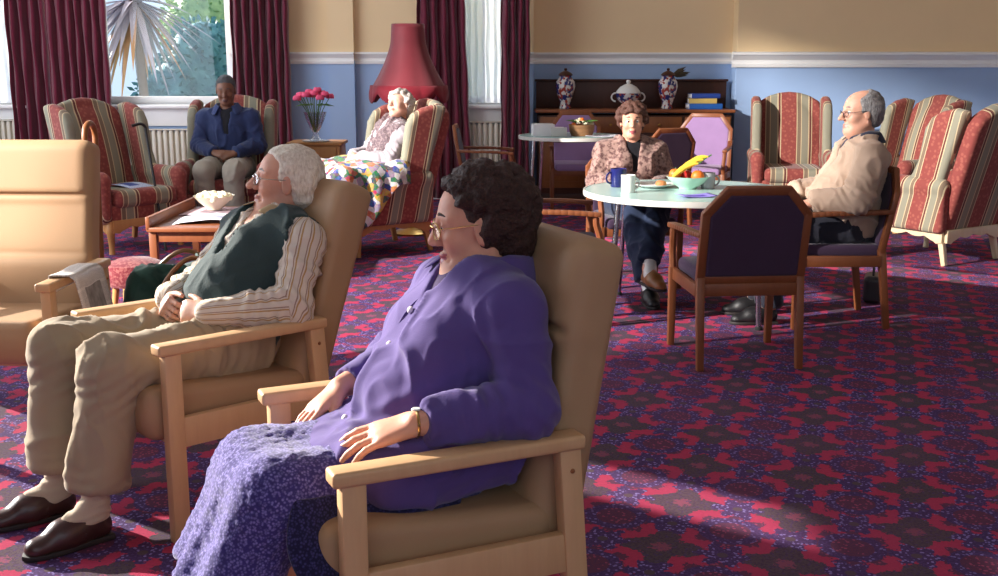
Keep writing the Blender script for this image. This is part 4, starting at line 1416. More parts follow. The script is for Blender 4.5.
def leg(F, J, s, e, hem=None, e2=None, k=0.03):
    hp, kn, an = J['hip' + s], J['kn' + s], J['an' + s]
    e2 = e if e2 is None else e2
    F.cone(hp, kn, 0.088 + e, 0.058 + e, k)
    end = an if hem is None else kn + (an - kn) * hem
    F.cone(kn, end, 0.056 + e, 0.037 + e2, k, None, 'add', hem is not None)

def body_bounds(J, H, pad=0.16):
    P = np.array([v for v in J.values() if isinstance(v, np.ndarray)] + [H.c])
    return P.min(0) - pad, P.max(0) + pad

def make_body(label, cat, chair, J, H, skin, lip, h, hands, headkw, hair_fit=0, du=0):
    lo, hi = body_bounds(J, H)
    lo[2] = max(lo[2], -0.02)
    F = Field(lo, hi, h)
    torso(F, J, 0)
    F.cone(J['neck'] - A(0, 0, 0.03), H.p(-0.022, 0, -0.05), 0.062, 0.053, 0.03)
    for s in 'LR':
        arm(F, J, s, 0); leg(F, J, s, 0)
        F.cone(J['an' + s], J['an' + s] * 0.3 + J['to' + s] * 0.7 - A(0, 0, 0.0), 0.034, 0.026, 0.02)
    add_head(F, H, **headkw)
    for s, kw in hands.items():
        add_hand(F, J['wr' + s], **kw)
    def mf(c):
        q = H.q(c)
        return ((q[:, 0] > 0.079) & (np.abs(q[:, 1]) < 0.023) & (q[:, 2] < -0.0525 + 0.05 * np.abs(q[:, 1]) * 0) & (q[:, 2] > -0.0765 + 0.3 * np.abs(q[:, 1]))).astype(int)
    o = F.build('person', [skin, lip], None, None, None, mf)
    o.location = chair[:3]
    o.rotation_euler = (0, 0, math.radians(chair[3]))
    tag(o, label, cat)
    return o

def add_eyes(o, H, open_=True):
    k = H.k
    for s in (1, -1):
        if open_:
            mb = MB().sphere(H.p(0.0735, s * 0.031, 0.0105), 0.0128 * k, 16, 0)
            d = H.d(0.95, 0, -0.12)
            mb.sphere(H.p(0.0735, s * 0.031, 0.0105) + d * 0.0086 * k, 0.0068 * k, 12, 1)
            mb.build('eye', [M['eye_white'], M['iris']], o)

def add_brows(o, H, mat):
    for s in (1, -1):
        pts = [H.p(0.0885, s * 0.016, 0.036), H.p(0.086, s * 0.03, 0.041), H.p(0.073, s * 0.05, 0.036)]
        MB().tube(smooth_path(pts, 4), [0.0025, 0.0036, 0.004, 0.004, 0.004, 0.0036, 0.003, 0.0024, 0.0015], 8).build('eyebrow', mat, o)

def add_glasses(o, H, mat, r=0.021):
    k = H.k
    fr = MB()
    for s in (1, -1):
        ring = [H.p(0.106 - 0.012 * (abs(0.033 * s + r * 1.12 * math.cos(a)) / 0.05) ** 2, s * 0.033 + r * 1.12 * math.cos(a), 0.004 + r * 0.86 * math.sin(a)) for a in [2 * PI * i / 28 for i in range(28)]]
        fr.tube(ring, 0.0016 * k, 6, 0, True)
        fr.tube([H.p(0.094, s * 0.056, 0.010), H.p(0.06, s * 0.077, 0.012), H.p(0.0, s * 0.083, 0.014), H.p(-0.02, s * 0.082, 0.0)], 0.0015 * k, 6)
    fr.tube([H.p(0.106, 0.0105, 0.010), H.p(0.111, 0, 0.013), H.p(0.106, -0.0105, 0.010)], 0.0016 * k, 6)
    g = fr.build('glasses', mat, o)
    for s in (1, -1):
        ring = [H.p(0.106 - 0.012 * (abs(0.033 * s + r * 1.1 * math.cos(a)) / 0.05) ** 2, s * 0.033 + r * 1.1 * math.cos(a), 0.004 + r * 0.84 * math.sin(a)) for a in [2 * PI * i / 28 for i in range(28)]]
        MB().raw([tuple(p) for p in ring], [tuple(range(28))]).build('lens', M['lens'], g, False)
    return g

def hair_field(H, h, grow=0.014, line=0.062, back=-0.075, k2=1.0, pad=0.05):
    F = Field(H.c - 0.17, H.c + 0.17, h)
    k = H.k
    F.ball(H.p(-0.02, 0, 0.038), tuple((a + grow) * k for a in (0.098, 0.076, 0.084)), 0.01, H.R)
    F.ball(H.p(-0.05, 0, -0.02), tuple((a + grow) * k for a in (0.062, 0.068, 0.06)), 0.03, H.R)
    # forehead and face stay clear
    F.rbox(H.p(0.115, 0, line - 0.14), (0.085 * k, 0.12 * k, 0.14 * k), 0.03, 0.012, H.R, 'sub')
    F.rbox(H.p(0.03, 0, -0.105), (0.055 * k, 0.12 * k, 0.105 * k), 0.02, 0.012, H.R, 'sub')
    F.plane(H.p(0, 0, back), H.d(0.35, 0, -1), 0.02)
    return F

def curls(F, H, n, r, seed, line=0.07, grow=0.012, region=None):
    q = random.Random(seed)
    i = 0
    while i < n:
        v = unit(A(q.gauss(0, 1), q.gauss(0, 1), q.gauss(0, 1)))
        p = A(-0.02, 0, 0.038) + v * A(0.098 + grow, 0.076 + grow, 0.084 + grow)
        if region is not None and not region(p):
            continue
        if region is None and ((p[0] > 0.03 and p[2] < line) or (p[0] > -0.01 and p[2] < 0.0) or p[2] < -0.06):
            continue
        rr = r * q.uniform(0.75, 1.25) * H.k
        F.ball(H.p(*p), (rr, rr, rr * q.uniform(0.7, 1.0)), 0.006, H.R)
        i += 1

def folds(seed, amp, sc=(14, 14, 9), fine=0.3):
    # soft ridges wandering over the cloth
    def fn(v):
        w = v + 0.05 * np.stack([vnoise(v, (7, 7, 7), seed + q) for q in (3, 4, 5)], 1)
        a = vnoise(w, sc, seed)
        b = vnoise(w, tuple(x * 2.2 for x in sc), seed + 1)
        r = np.clip(1 - np.abs(a) * 3.2, 0, 1) ** 1.5
        r2 = np.clip(1 - np.abs(b) * 3.0, 0, 1) ** 1.5
        return amp * (1.4 * r + 0.25 + 0.4 * a + fine * 1.2 * r2)
    return fn

def joint_folds(J, seed, amp, spots, base=None, freq=150):
    # ridges running round a limb near its bend, plus the general folds
    def fn(v):
        d = base(v) if base is not None else np.zeros(len(v), np.float32)
        for c, ax, rad in spots:
            q = v - np.array(c)
            t = q @ unit(ax) + 0.012 * vnoise(v, (18, 18, 18), seed)
            w = np.exp(-(q ** 2).sum(1) / (2 * rad * rad))
            d = d + amp * w * np.sin(t * freq + 2.5 * vnoise(v, (10, 10, 10), seed + 5))
        return d
    return fn

def cloth_field(J, H, h, zlo=None, zhi=None, pad=0.2):
    lo, hi = body_bounds(J, H, pad)
    if zlo is not None:
        lo[2] = zlo
    if zhi is not None:
        hi[2] = zhi
    return Field(lo, hi, h)

def shoe(o, an, to, mat, strap=None, h=0.006, wide=1.0):
    an, to = np.array(an), np.array(to)
    d = to - an; d[2] = 0; d = unit(d)
    s = A(-d[1], d[0], 0)
    heel = A(an[0], an[1], 0) - d * 0.045
    toe = heel + d * 0.275
    F = Field(np.minimum(heel, toe) - A(0.09, 0.09, 0.02), np.maximum(heel, toe) + A(0.09, 0.09, 0.16), h)
    F.cone(heel + A(0, 0, 0.045) + d * 0.035, heel + d * 0.13 + A(0, 0, 0.042), 0.038, 0.044 * wide, 0.02)
    F.cone(heel + d * 0.13 + A(0, 0, 0.042), toe - d * 0.05 + A(0, 0, 0.028), 0.046 * wide, 0.038 * wide, 0.03, (A(0, 0, 1), 0.85))
    F.cone(heel + d * 0.035 + A(0, 0, 0.05), heel + d * 0.045 + A(0, 0, 0.088), 0.036, 0.036, 0.02)
    F.cone(heel + d * 0.06 + A(0, 0, 0.08), heel + d * 0.15 + A(0, 0, 0.055), 0.032, 0.04, 0.03)
    F.plane((0, 0, 0.014), (0, 0, -1), 0.004)
    F.cone(heel + d * 0.048 + A(0, 0, 0.075), heel + d * 0.052 + A(0, 0, 0.15), 0.030, 0.034, 0.004, None, 'sub')
    sh_ = F.build('shoe', mat, o)
    out = [(-0.04 + 0.0, -0.03), (0.0, -0.04), (0.08, -0.038), (0.16, -0.048), (0.22, -0.044), (0.26, -0.025), (0.272, 0.0), (0.26, 0.025), (0.22, 0.044), (0.16, 0.048), (0.08, 0.038), (0.0, 0.04), (-0.04, 0.03)]
    out = [(max(x, -0.004), y * wide) for x, y in out]
    MB().prism(out, heel + A(0, 0, 0.0095), d, s, 0.017, 0.004).build('sole', M['sole'], sh_)
    if strap is not None:
        for q in (0.105, 0.15):
            c = heel + d * q
            pts = [c + s * (0.049 * wide * math.cos(a)) + A(0, 0, 0.036 + (0.05 - 0.10 * (q - 0.105)) * max(0.0, math.sin(a)) ** 0.8) - d * 0.01 * math.sin(a) for a in [PI * i / 12 for i in range(13)]]
            mb = MB()
            for a, b in zip(pts[:-1], pts[1:]):
                mb.beam(a, b, 0.004, 0.022, tuple(d), 0.001)
            mb.build('strap', strap, sh_)
    return sh_

def limb_attr(J, torso_axis=1):
    # a coordinate across the cloth's stripes: round the arm on the sleeves, across the chest on the body
    def fn(v):
        best = np.full(len(v), 9.0); val = v[:, torso_axis] * 1.0
        sp = J['chest']
        dt = np.linalg.norm(v - (J['waist'] + J['chest']) / 2, axis=1) - 0.22
        best = dt
        for s in 'LR':
            for a, b in ((J['sh' + s], J['el' + s]), (J['el' + s], J['wr' + s])):
                ab = b - a; t = np.clip(((v - a) @ ab) / (ab @ ab), 0, 1)
                q = v - a - t[:, None] * ab
                dist = np.linalg.norm(q, axis=1) - 0.06
                u = unit(ab); r1 = unit(np.cross(u, A(0.3, 0.9, 0.2))); r2 = np.cross(u, r1)
                ang = np.arctan2(q @ r2, q @ r1) * 0.055
                m = dist < best
                best = np.where(m, dist, best); val = np.where(m, ang, val)
        return val
    return fn

def m_stripe_attr(name, base, s1, s2, period=0.028):
    t = NT(name)
    at = t.n('Attribute', attribute_name='su')
    fr = t.math('FRACT', t.math('ADD', t.math('DIVIDE', at.outputs['Fac'], period), 10.0))
    c = t.ramp(fr, [(0.0, base), (0.34, s1), (0.5, base), (0.62, s2), (0.74, base)], 'CONSTANT')
    v = t.coord()
    c = t.mix(t.math('MULTIPLY', t.noise(v, 40, 3), 0.15), c, vary(base, 0.8))
    t.bump(t.noise(v, 400, 2), 0.2, 0.002)
    return t.out(c, 0.85, 0, 0.2, 0.1)

def collar(o, J, H, mat, name='collar', r=0.07, hgt=0.035, open_=0.5, tilt=0.35, fall=0.05, th=0.005, front=0.0):
    # a turned-down collar round the neck, open at the front by `open_` radians each side
    c = J['neck'] * 0.62 + H.p(-0.022, 0, -0.06) * 0.38
    n = 30
    vs, fs = [], []
    ax = unit(H.p(-0.022, 0, -0.06) - J['neck'])
    fx = unit(A(ax[2], 0, -ax[0])); fy = np.cross(ax, fx)
    for i in range(n + 1):
        a = open_ + (2 * PI - 2 * open_) * i / n
        d = fx * math.cos(a) + fy * math.sin(a)
        edge = 0.5 + 0.5 * abs(math.cos(a / 2)) ** 2 if False else 1.0
        fr = max(0.0, math.cos(a))
        p0 = c + d * r + ax * (-0.012 - 0.03 * fr)
        p1 = c + d * (r + 0.003) + ax * (hgt * (1 - 0.5 * fr) - 0.03 * fr)
        p2 = c + d * (r + 0.012) + ax * (hgt * (1 - 0.5 * fr) - 0.004 - 0.03 * fr)
        p3 = c + d * (r + 0.012 + fall * 0.75 * (1 + 0.3 * fr)) + ax * (hgt - fall * (1.15 + 0.7 * fr) - 0.02 * fr)
        vs += [p0, p1, p2, p3]
    for i in range(n):
        for j in range(3):
            fs.append((4 * i + j, 4 * i + 4 + j, 4 * i + 5 + j, 4 * i + 1 + j))
    co = MB().raw([tuple(v) for v in vs], fs).build(name, mat, o, True, 3.2)
    md = co.modifiers.new('thick', 'SOLIDIFY'); md.thickness = th; md.offset = 0
    sd = co.modifiers.new('round', 'SUBSURF'); sd.levels = 1; sd.render_levels = 1
    return co

def field_hit(F, p, d, maxd=0.6):
    p = np.array(p, np.float64); d = unit(d)
    t = 0.0
    while t < maxd:
        i = np.round((p + d * t - F.lo) / F.h).astype(int)
        if np.all(i >= 0) and np.all(i < F.n) and F.g[tuple(i)] < 0:
            return p + d * t
        t += F.h * 0.4
    return p + d * maxd

SKIN = m_skin('skin_fair', hexc(214, 158, 132)); SKIN_P = m_skin('skin_pale', hexc(216, 172, 150)); SKIN_D = m_skin('skin_brown', hexc(122, 86, 68)); SKIN_R = m_skin('skin_ruddy', hexc(210, 160, 136))
LIP = m_plain('lips', hexc(178, 112, 98), 0.45); LIP_D = m_plain('lips_dark', hexc(84, 50, 46), 0.45); LIP_W = m_plain('lips_rose', hexc(168, 84, 88), 0.4)
HAIR_W = m_hair('hair_white', hexc(252, 244, 228), hexc(206, 190, 168)); HAIR_B = m_hair('hair_dark_brown', hexc(74, 46, 38), hexc(32, 18, 16), (60, 60, 60))
HAIR_G = m_hair('hair_grey', hexc(150, 146, 144), hexc(100, 96, 96)); HAIR_R = m_hair('hair_auburn', hexc(104, 68, 54), hexc(66, 40, 34), (60, 60, 60)); HAIR_S = m_hair('hair_silver', hexc(206, 198, 190), hexc(170, 160, 150)); HAIR_BG = m_hair('hair_black_grey', hexc(86, 88, 92), hexc(44, 44, 46), (90, 90, 90))
GOLD = m_plain('gold_wire', hexc(196, 168, 110), 0.25, 1.0); STEEL = m_plain('steel_wire', hexc(180, 178, 172), 0.25, 1.0)

# ---- woman in purple, in front
J = dict(pelvis=A(-0.06, 0, 0.54), waist=A(-0.085, 0, 0.69), chest=A(-0.14, 0, 0.84), neck=A(-0.185, 0, 0.955),
         shL=A(-0.175, 0.172, 0.895), elL=A(-0.165, 0.262, 0.69), wrL=A(0.085, 0.225, 0.678),
         shR=A(-0.155, -0.172, 0.895), elR=A(-0.06, -0.265, 0.70), wrR=A(0.13, -0.195, 0.652),
         hipL=A(-0.02, 0.095, 0.53), hipR=A(-0.02, -0.095, 0.53), knL=A(0.375, 0.115, 0.505), knR=A(0.375, -0.10, 0.50),
         anL=A(0.48, 0.10, 0.09), anR=A(0.49, -0.10, 0.09), toL=A(0.66, 0.11, 0.03), toR=A(0.67, -0.11, 0.03),
         belly=(A(-0.005, 0, 0.655), (0.125, 0.15, 0.13)), bust=(A(-0.065, 0, 0.80), 0.085), build=1.0)
H = Head((-0.17, 0, 1.072), -23, -7, 0, 1.06)
W = make_body('person dozing upright in front in a purple jacket and speckled purple skirt', 'person', CH_W, J, H, SKIN, LIP_W, 0.005,
              {'L': dict(fdir=A(0.86, -0.38, -0.28), up=A(0.3, 0.25, 1), thumb=-1, curl=(6, 14, 9), spread=6, thumb_out=28, k=1.08),
               'R': dict(fdir=A(0.80, 0.36, -0.40), up=A(0.45, -0.1, 1), thumb=1, curl=(6, 14, 9), spread=6, thumb_out=30, k=1.08)},
              dict(female=True, lids=0.55, jowl=0.9, nose=0.95))
add_eyes(W, H); add_brows(W, H, HAIR_B); add_glasses(W, H, GOLD, 0.023)
hf = hair_field(H, 0.0045, 0.006, 0.082, -0.085)
hf.ball(H.p(-0.07, 0, -0.035), (0.055, 0.068, 0.07), 0.03, H.R)
curls(hf, H, 330, 0.0165, 4, 0.07, 0.012, lambda p: not ((p[0] > 0.055) or (p[0] > 0.042 and p[2] < 0.09) or (p[0] > -0.012 and p[2] < 0.045) or p[2] < -0.05 or (p[0] > 0.02 and p[2] < 0.06)))
def wreg(p):
    return p[0] < -0.03 and -0.1 < p[2] < 0.03
curls(hf, H, 130, 0.0165, 9, region=wreg, grow=0.012)
hf.build('hair', HAIR_B, W, disp=lambda v: 0.004 * vnoise(v, (60, 60, 60)) + 0.003 * vnoise(v, (130, 130, 130), 2))
PURPLE = m_fabric('purple_wool', hexc(86, 69, 128), weave=320, bump=0.3, var=0.06, sheen=0.2)
PLUM = m_fabric('plum_knit', hexc(62, 44, 84), weave=200, bump=0.4)
def m_boucle():
    t = NT('boucle')
    v = t.coord()
    d = t.voro(v, 150, out='Distance')
    n = t.noise(v, 70, 3)
    c = t.mix(t.ramp(d, [(0.2, (1, 1, 1)), (0.6, (0, 0, 0))]), hexc(62, 52, 116), hexc(132, 122, 186))
    c = t.mix(t.ramp(n, [(0.4, (0, 0, 0)), (0.65, (0.55, 0.55, 0.55))]), c, hexc(50, 44, 96))
    t.bump(d, -1.0, 0.006)
    return t.out(c, 0.95, 0, 0.15, 0.3)
BOUCLE = m_boucle()
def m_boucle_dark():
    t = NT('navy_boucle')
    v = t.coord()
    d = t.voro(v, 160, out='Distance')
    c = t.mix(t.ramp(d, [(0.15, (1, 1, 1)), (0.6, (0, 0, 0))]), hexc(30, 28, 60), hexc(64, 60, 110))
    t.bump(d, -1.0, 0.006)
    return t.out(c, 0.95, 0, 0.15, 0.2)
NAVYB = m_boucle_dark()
# jumper under the jacket
F = cloth_field(J, H, 0.008, 0.7, 1.05)
torso(F, J, 0.006, belly=False)
F.cone(J['neck'] - A(-0.015, 0, 0.05), J['neck'] + A(0.025, 0, 0.045), 0.082, 0.072, 0.02)
F.plane(J['neck'] + A(0.01, 0, 0.042), (0.2, 0, 1))
F.build('jumper', PLUM, W)
# jacket: body, sleeves and the skirt of the jacket spread over lap and seat
F = cloth_field(J, H, 0.0065, 0.42, 1.04)
torso(F, J, 0.02)
arm(F, J, 'L', 0.019, 0.90, 0.014); arm(F, J, 'R', 0.019, 0.84, 0.014)
F.cone(J['elL'] + A(-0.006, 0, -0.006), J['elL'] * 0.5 + J['wrL'] * 0.5, 0.062, 0.05, 0.03)
F.cone(A(-0.06, 0.06, 0.60), A(0.13, 0.09, 0.545), 0.155, 0.105, 0.05, (A(0.15, 0, 1), 0.72))
F.cone(A(-0.06, -0.06, 0.60), A(0.11, -0.08, 0.545), 0.155, 0.105, 0.05, (A(0.15, 0, 1), 0.72))
F.cone(A(-0.12, 0.17, 0.545), A(0.10, 0.20, 0.525), 0.085, 0.07, 0.05, (A(0, 1, 0), 0.55))
F.cone(A(0.0, 0.07, 0.622), A(0.20, 0.10, 0.592), 0.13, 0.10, 0.03, (A(0.15, 0, 1), 0.25))
F.cone(A(0.0, -0.05, 0.622), A(0.17, -0.07, 0.592), 0.12, 0.09, 0.03, (A(0.15, 0, 1), 0.25))
F.plane(A(0.25, 0.1, 0.6), (1, 0.35, 0.15), 0.01)
F.plane(A(0, 0.15, 0.485), (-0.05, 0, -1), 0.012)
F.cone(J['neck'] + A(0.055, 0, 0.03), J['chest'] + A(0.125, 0, 0.075), 0.06, 0.012, 0.01, None, 'sub')
F.cone(J['neck'] + A(0.0, 0, 0.06), J['neck'] + A(0.01, 0, 0.03), 0.085, 0.07, 0.01, None, 'sub')
JF = F
jk = F.build('jacket', PURPLE, W, disp=joint_folds(J, 2, 0.005, [(J['elL'], J['wrL'] - J['shL'], 0.06), (J['elL'] + A(0.07, 0, 0), J['wrL'] - J['elL'], 0.06), (J['elR'], J['wrR'] - J['shR'], 0.06), (J['shL'] + A(0.06, -0.03, -0.05), A(0.2, 1, 0.5), 0.06), (A(0.0, 0.12, 0.6), A(0.5, 0, 1), 0.09), (A(0.09, 0.05, 0.64), A(0.8, 0.4, 0.5), 0.08)], folds(5, 0.009, (8, 8, 5)), 160))
collar(W, J, H, PURPLE, r=0.08, hgt=0.062, open_=0.5, fall=0.068, th=0.007)
# edge of the jacket front with pearl buttons
edge = []
for k in range(15):
    q = k / 14
    p = J['neck'] * (1 - q) + A(0.17, -0.02, 0.60) * q
    hit = field_hit(JF, p + A(0.4, -0.012 - 0.02 * q, 0.12 + 0.2 * q), A(-1, 0, -0.35 - 0.5 * q))
    edge.append(hit)
edge = edge[1:]
MB().tube(smooth_path(edge, 3), 0.0035, 6).build('front_edge', PURPLE, W)
for k in (1, 3, 6, 8, 10, 12):
    n = unit(A(0.8, 0.25, 0.5))
    MB().sphere(edge[k] + n * 0.003 + A(0, 0.014, 0), (0.0095, 0.0095, 0.005), 12, 0, Vector(n).to_track_quat('Z', 'Y').to_matrix().to_4x4()).build('button', M['pearl'], W)
# skirt
F = cloth_field(J, H, 0.0075, 0.2, 0.75, 0.24)
F.cone(J['pelvis'], A(0.02, 0, 0.54), 0.165, 0.16, 0.05, (A(0.2, 0, 1), 0.8))
for s, y in (('L', 0.075), ('R', -0.075)):
    F.cone(J['hip' + s], J['kn' + s] + A(0, 0, 0.012), 0.098, 0.08, 0.07)
    F.cone(J['kn' + s] + A(0.0, 0, 0.012), A(0.505, y * 1.25, 0.25), 0.083, 0.088, 0.07)
F.cone(A(0.1, 0, 0.535), A(0.375, 0, 0.52), 0.10, 0.075, 0.06, (A(0, 0, 1), 0.7))
F.cone(A(0.385, 0, 0.51), A(0.525, 0, 0.25), 0.07, 0.075, 0.07)
F.plane((0, 0, 0.245), (0.12, 0, -1))
F.build('skirt', BOUCLE, W, disp=lambda v: 0.012 * np.sin(v[:, 1] * 48 + 3 * v[:, 2] + 1.5 * vnoise(v, (5, 5, 5))) * np.clip((0.56 - v[:, 2]) / 0.25, 0, 1) + 0.003 * vnoise(v, (90, 90, 90)) + 0.002 * vnoise(v, (200, 200, 200), 3))
# loose dark hem of the skirt lying at the side of the seat
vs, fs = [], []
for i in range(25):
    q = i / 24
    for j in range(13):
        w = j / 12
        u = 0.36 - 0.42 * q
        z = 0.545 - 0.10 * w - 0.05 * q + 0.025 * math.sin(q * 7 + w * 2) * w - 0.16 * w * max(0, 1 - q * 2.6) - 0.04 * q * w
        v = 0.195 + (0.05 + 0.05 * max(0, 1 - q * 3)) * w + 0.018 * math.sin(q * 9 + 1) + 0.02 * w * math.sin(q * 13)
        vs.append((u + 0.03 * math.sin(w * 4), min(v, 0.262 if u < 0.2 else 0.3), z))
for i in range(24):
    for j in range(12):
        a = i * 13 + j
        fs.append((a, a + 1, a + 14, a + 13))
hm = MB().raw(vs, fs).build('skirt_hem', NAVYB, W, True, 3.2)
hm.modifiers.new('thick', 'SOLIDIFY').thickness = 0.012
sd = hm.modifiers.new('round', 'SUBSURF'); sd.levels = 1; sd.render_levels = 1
wd = unit(J['wrL'] - J['elL'])
wt = MB()
wt.tube([J['wrL'] + wd * 0.0 + np.cross(wd, A(0, 0, 1)) * 0.031 * math.cos(a) + A(0, 0, 1) * 0.031 * math.sin(a) for a in [2 * PI * i / 24 for i in range(24)]], 0.0035, 8, 0, True)
wb = wt.build('watch', GOLD, W)
MB().lathe([(0, 0), (0.0095, 0), (0.0105, 0.002), (0.009, 0.004), (0, 0.004)], tuple(J['wrL'] + A(0, 0, 0.031)), 20).build('watch_face', M['china'], wb)
for s in 'LR':
    shoe(W, J['an' + s], J['to' + s], M['black'], None, 0.009)

# ---- man in green knitted waistcoat
J = dict(pelvis=A(-0.10, 0, 0.53), waist=A(-0.15, 0, 0.67), chest=A(-0.235, 0, 0.81), neck=A(-0.31, 0, 0.925),
         shL=A(-0.295, 0.185, 0.865), elL=A(-0.185, 0.262, 0.672), wrL=A(0.045, 0.125, 0.662),
         shR=A(-0.285, -0.185, 0.865), elR=A(-0.14, -0.262, 0.672), wrR=A(0.06, -0.115, 0.672),
         hipL=A(-0.06, 0.10, 0.525), hipR=A(-0.06, -0.10, 0.525), knL=A(0.375, 0.13, 0.545), knR=A(0.42, -0.135, 0.555),
         anL=A(0.455, 0.125, 0.10), anR=A(0.465, -0.14, 0.10), toL=A(0.64, 0.13, 0.03), toR=A(0.66, -0.16, 0.03),
         belly=(A(-0.11, 0, 0.66), (0.115, 0.15, 0.12)), build=1.0)
H = Head((-0.345, 0, 1.05), -31, 6, 0, 1.02)
MA = make_body('person leaning back with clasped hands in a green waistcoat and striped shirt', 'person', CH_M, J, H, SKIN_R, LIP, 0.005,
               {'L': dict(fdir=A(0.42, -0.9, 0.02), up=A(0.75, 0.4, 0.6), thumb=-1, curl=(38, 45, 30), spread=4, thumb_out=35),
                'R': dict(fdir=A(0.5, 0.86, -0.08), up=A(0.75, -0.4, 0.5), thumb=1, curl=(40, 45, 30), spread=4, thumb_out=35)},
               dict(lids=0.35, jowl=0.4, nose=1.12))
add_eyes(MA, H); add_brows(MA, H, HAIR_S); add_glasses(MA, H, STEEL, 0.021)
hf = hair_field(H, 0.005, 0.010, 0.092, -0.08)
hf.ball(H.p(-0.085, 0, -0.035), (0.04, 0.066, 0.055), 0.03, H.R)
for s in (1, -1):
    hf.ball(H.p(-0.05, s * 0.072, 0.012), (0.042, 0.018, 0.034), 0.02, H.R)
hf.build('hair', HAIR_W, MA, disp=lambda v: 0.006 * vnoise(H.q(v) + 0.25 * A(0, 0, 1) * H.q(v)[:, :1], (9, 42, 42)) + 0.003 * vnoise(H.q(v), (22, 110, 110), 2))
SHIRT = m_stripe_attr('striped_shirt', hexc(214, 202, 188), hexc(176, 138, 84), hexc(150, 126, 112), 0.026)
VEST = m_fabric('green_knit', hexc(50, 66, 66), weave=170, bump=0.6, var=0.1)
CHINO = m_fabric('beige_twill', hexc(160, 142, 116), weave=420, bump=0.25, var=0.07)
F = cloth_field(J, H, 0.0065, 0.5, 1.02)
torso(F, J, 0.010)
for s in 'LR':
    arm(F, J, s, 0.017, 0.93, 0.012)
    F.cone(J['el' + s] + A(-0.012, 0, -0.008), J['el' + s] * 0.55 + J['wr' + s] * 0.45, 0.062, 0.05, 0.03)
    wd = unit(J['wr' + s] - J['el' + s])
    F.cone(J['wr' + s] - wd * 0.055, J['wr' + s] - wd * 0.008, 0.041, 0.040, 0.008)
F.cone(J['neck'] + A(0.06, 0, 0.035), J['chest'] + A(0.13, 0, 0.09), 0.04, 0.008, 0.01, None, 'sub')
F.build('shirt', SHIRT, MA, disp=joint_folds(J, 7, 0.006, [(J['elL'], J['wrL'] - J['shL'], 0.07), (J['elL'] + A(0.08, -0.05, 0), J['wrL'] - J['elL'], 0.06), (J['shL'] + A(0.03, 0.02, -0.08), J['elL'] - J['shL'], 0.06), (J['elR'], J['wrR'] - J['shR'], 0.06), (J['elR'] + A(0.08, 0.05, 0), J['wrR'] - J['elR'], 0.06)], folds(8, 0.008, (12, 12, 8)), 160), attr={'su': limb_attr(J)})
collar(MA, J, H, m_fabric('shirt_collar', hexc(176, 150, 112), weave=300), r=0.072, hgt=0.04, open_=0.42, fall=0.05)
F = cloth_field(J, H, 0.0065, 0.48, 0.99)
b = J.copy()
torso(F, J, 0.03)
for s, sg in (('L', 1), ('R', -1)):      # armholes
    F.cone(J['sh' + s] + A(0.0, sg * 0.012, 0.02), J['sh' + s] + A(0.03, sg * 0.1, -0.10), 0.07, 0.085, 0.012, None, 'sub')
F.cone(J['neck'] + A(0.05, 0, 0.05), J['chest'] + A(0.155, 0, 0.0), 0.085, 0.016, 0.006, None, 'sub')
F.cone(J['neck'] + A(-0.01, 0, 0.055), J['neck'] + A(0.0, 0, 0.02), 0.085, 0.07, 0.008, None, 'sub')
F.plane(J['pelvis'] + A(0, 0, 0.0), (0.25, 0, -1), 0.008)
VF = F
F.build('waistcoat', VEST, MA, disp=joint_folds(J, 4, 0.005, [(J['belly'][0] + A(0.07, 0.06, -0.05), A(0.8, 0.2, 0.6), 0.09), (J['belly'][0] + A(0.0, 0.15, -0.02), A(0.3, 0, 1), 0.08)], folds(11, 0.008, (7, 7, 5)), 160))
pl = []
for k in range(12):
    q = k / 11
    p = (J['chest'] + A(0.02, 0, 0.03)) * (1 - q) + A(0.02, 0, 0.60) * q
    pl.append(field_hit(VF, p + A(0.4, 0.0, 0.2), A(-1, 0, -0.5)))
MB().tube(smooth_path(pl, 3), 0.0035, 6).build('front_edge', VEST, MA)
F = cloth_field(J, H, 0.0075, 0.1, 0.68)
F.cone(J['pelvis'], A(-0.02, 0, 0.53), 0.168, 0.15, 0.05, (A(0.2, 0, 1), 0.8))
for s in 'LR':
    leg(F, J, s, 0.022, 0.80, 0.036, 0.05)
    F.cone(J['kn' + s] + A(0.012, 0, -0.02), J['kn' + s] + (J['an' + s] - J['kn' + s]) * 0.8, 0.07, 0.076, 0.04, None, 'add', True)
F.build('trousers', CHINO, MA, disp=joint_folds(J, 9, 0.006, [(J['knL'] + A(0, 0, -0.06), A(0.6, 0, 1), 0.07), (J['knR'] + A(0, 0, -0.06), A(0.6, 0, 1), 0.07), (J['hipL'] + A(0.1, 0, 0.05), A(1, 0.3, 0.2), 0.1), (J['hipR'] + A(0.1, 0, 0.05), A(1, -0.3, 0.2), 0.1), (J['anL'] + A(0, 0, 0.09), A(0.3, 0, 1), 0.05), (J['anR'] + A(0, 0, 0.09), A(0.3, 0, 1), 0.05)], folds(13, 0.011, (9, 9, 4)), 160))
SOCK = m_fabric('oatmeal_sock', hexc(186, 168, 146), weave=260, bump=0.5)
for s in 'LR':
    F = Field(J['an' + s] - A(0.08, 0.08, 0.08), J['an' + s] + A(0.1, 0.08, 0.22), 0.006)
    F.cone(J['an' + s] + A(0.02, 0, -0.04), J['an' + s], 0.04, 0.041, 0.02)
    F.cone(J['an' + s], J['an' + s] * 0.62 + J['kn' + s] * 0.38, 0.041, 0.047, 0.02)
    F.cone(J['an' + s], J['an' + s] * 0.55 + J['to' + s] * 0.45, 0.041, 0.036, 0.02)
    F.build('sock', SOCK, MA, disp=lambda v: 0.002 * np.sin(v[:, 2] * 260 + 4 * vnoise(v, (20, 20, 20))))
    shoe(MA, J['an' + s], J['to' + s], M['leather'], M['leather'], 0.006)

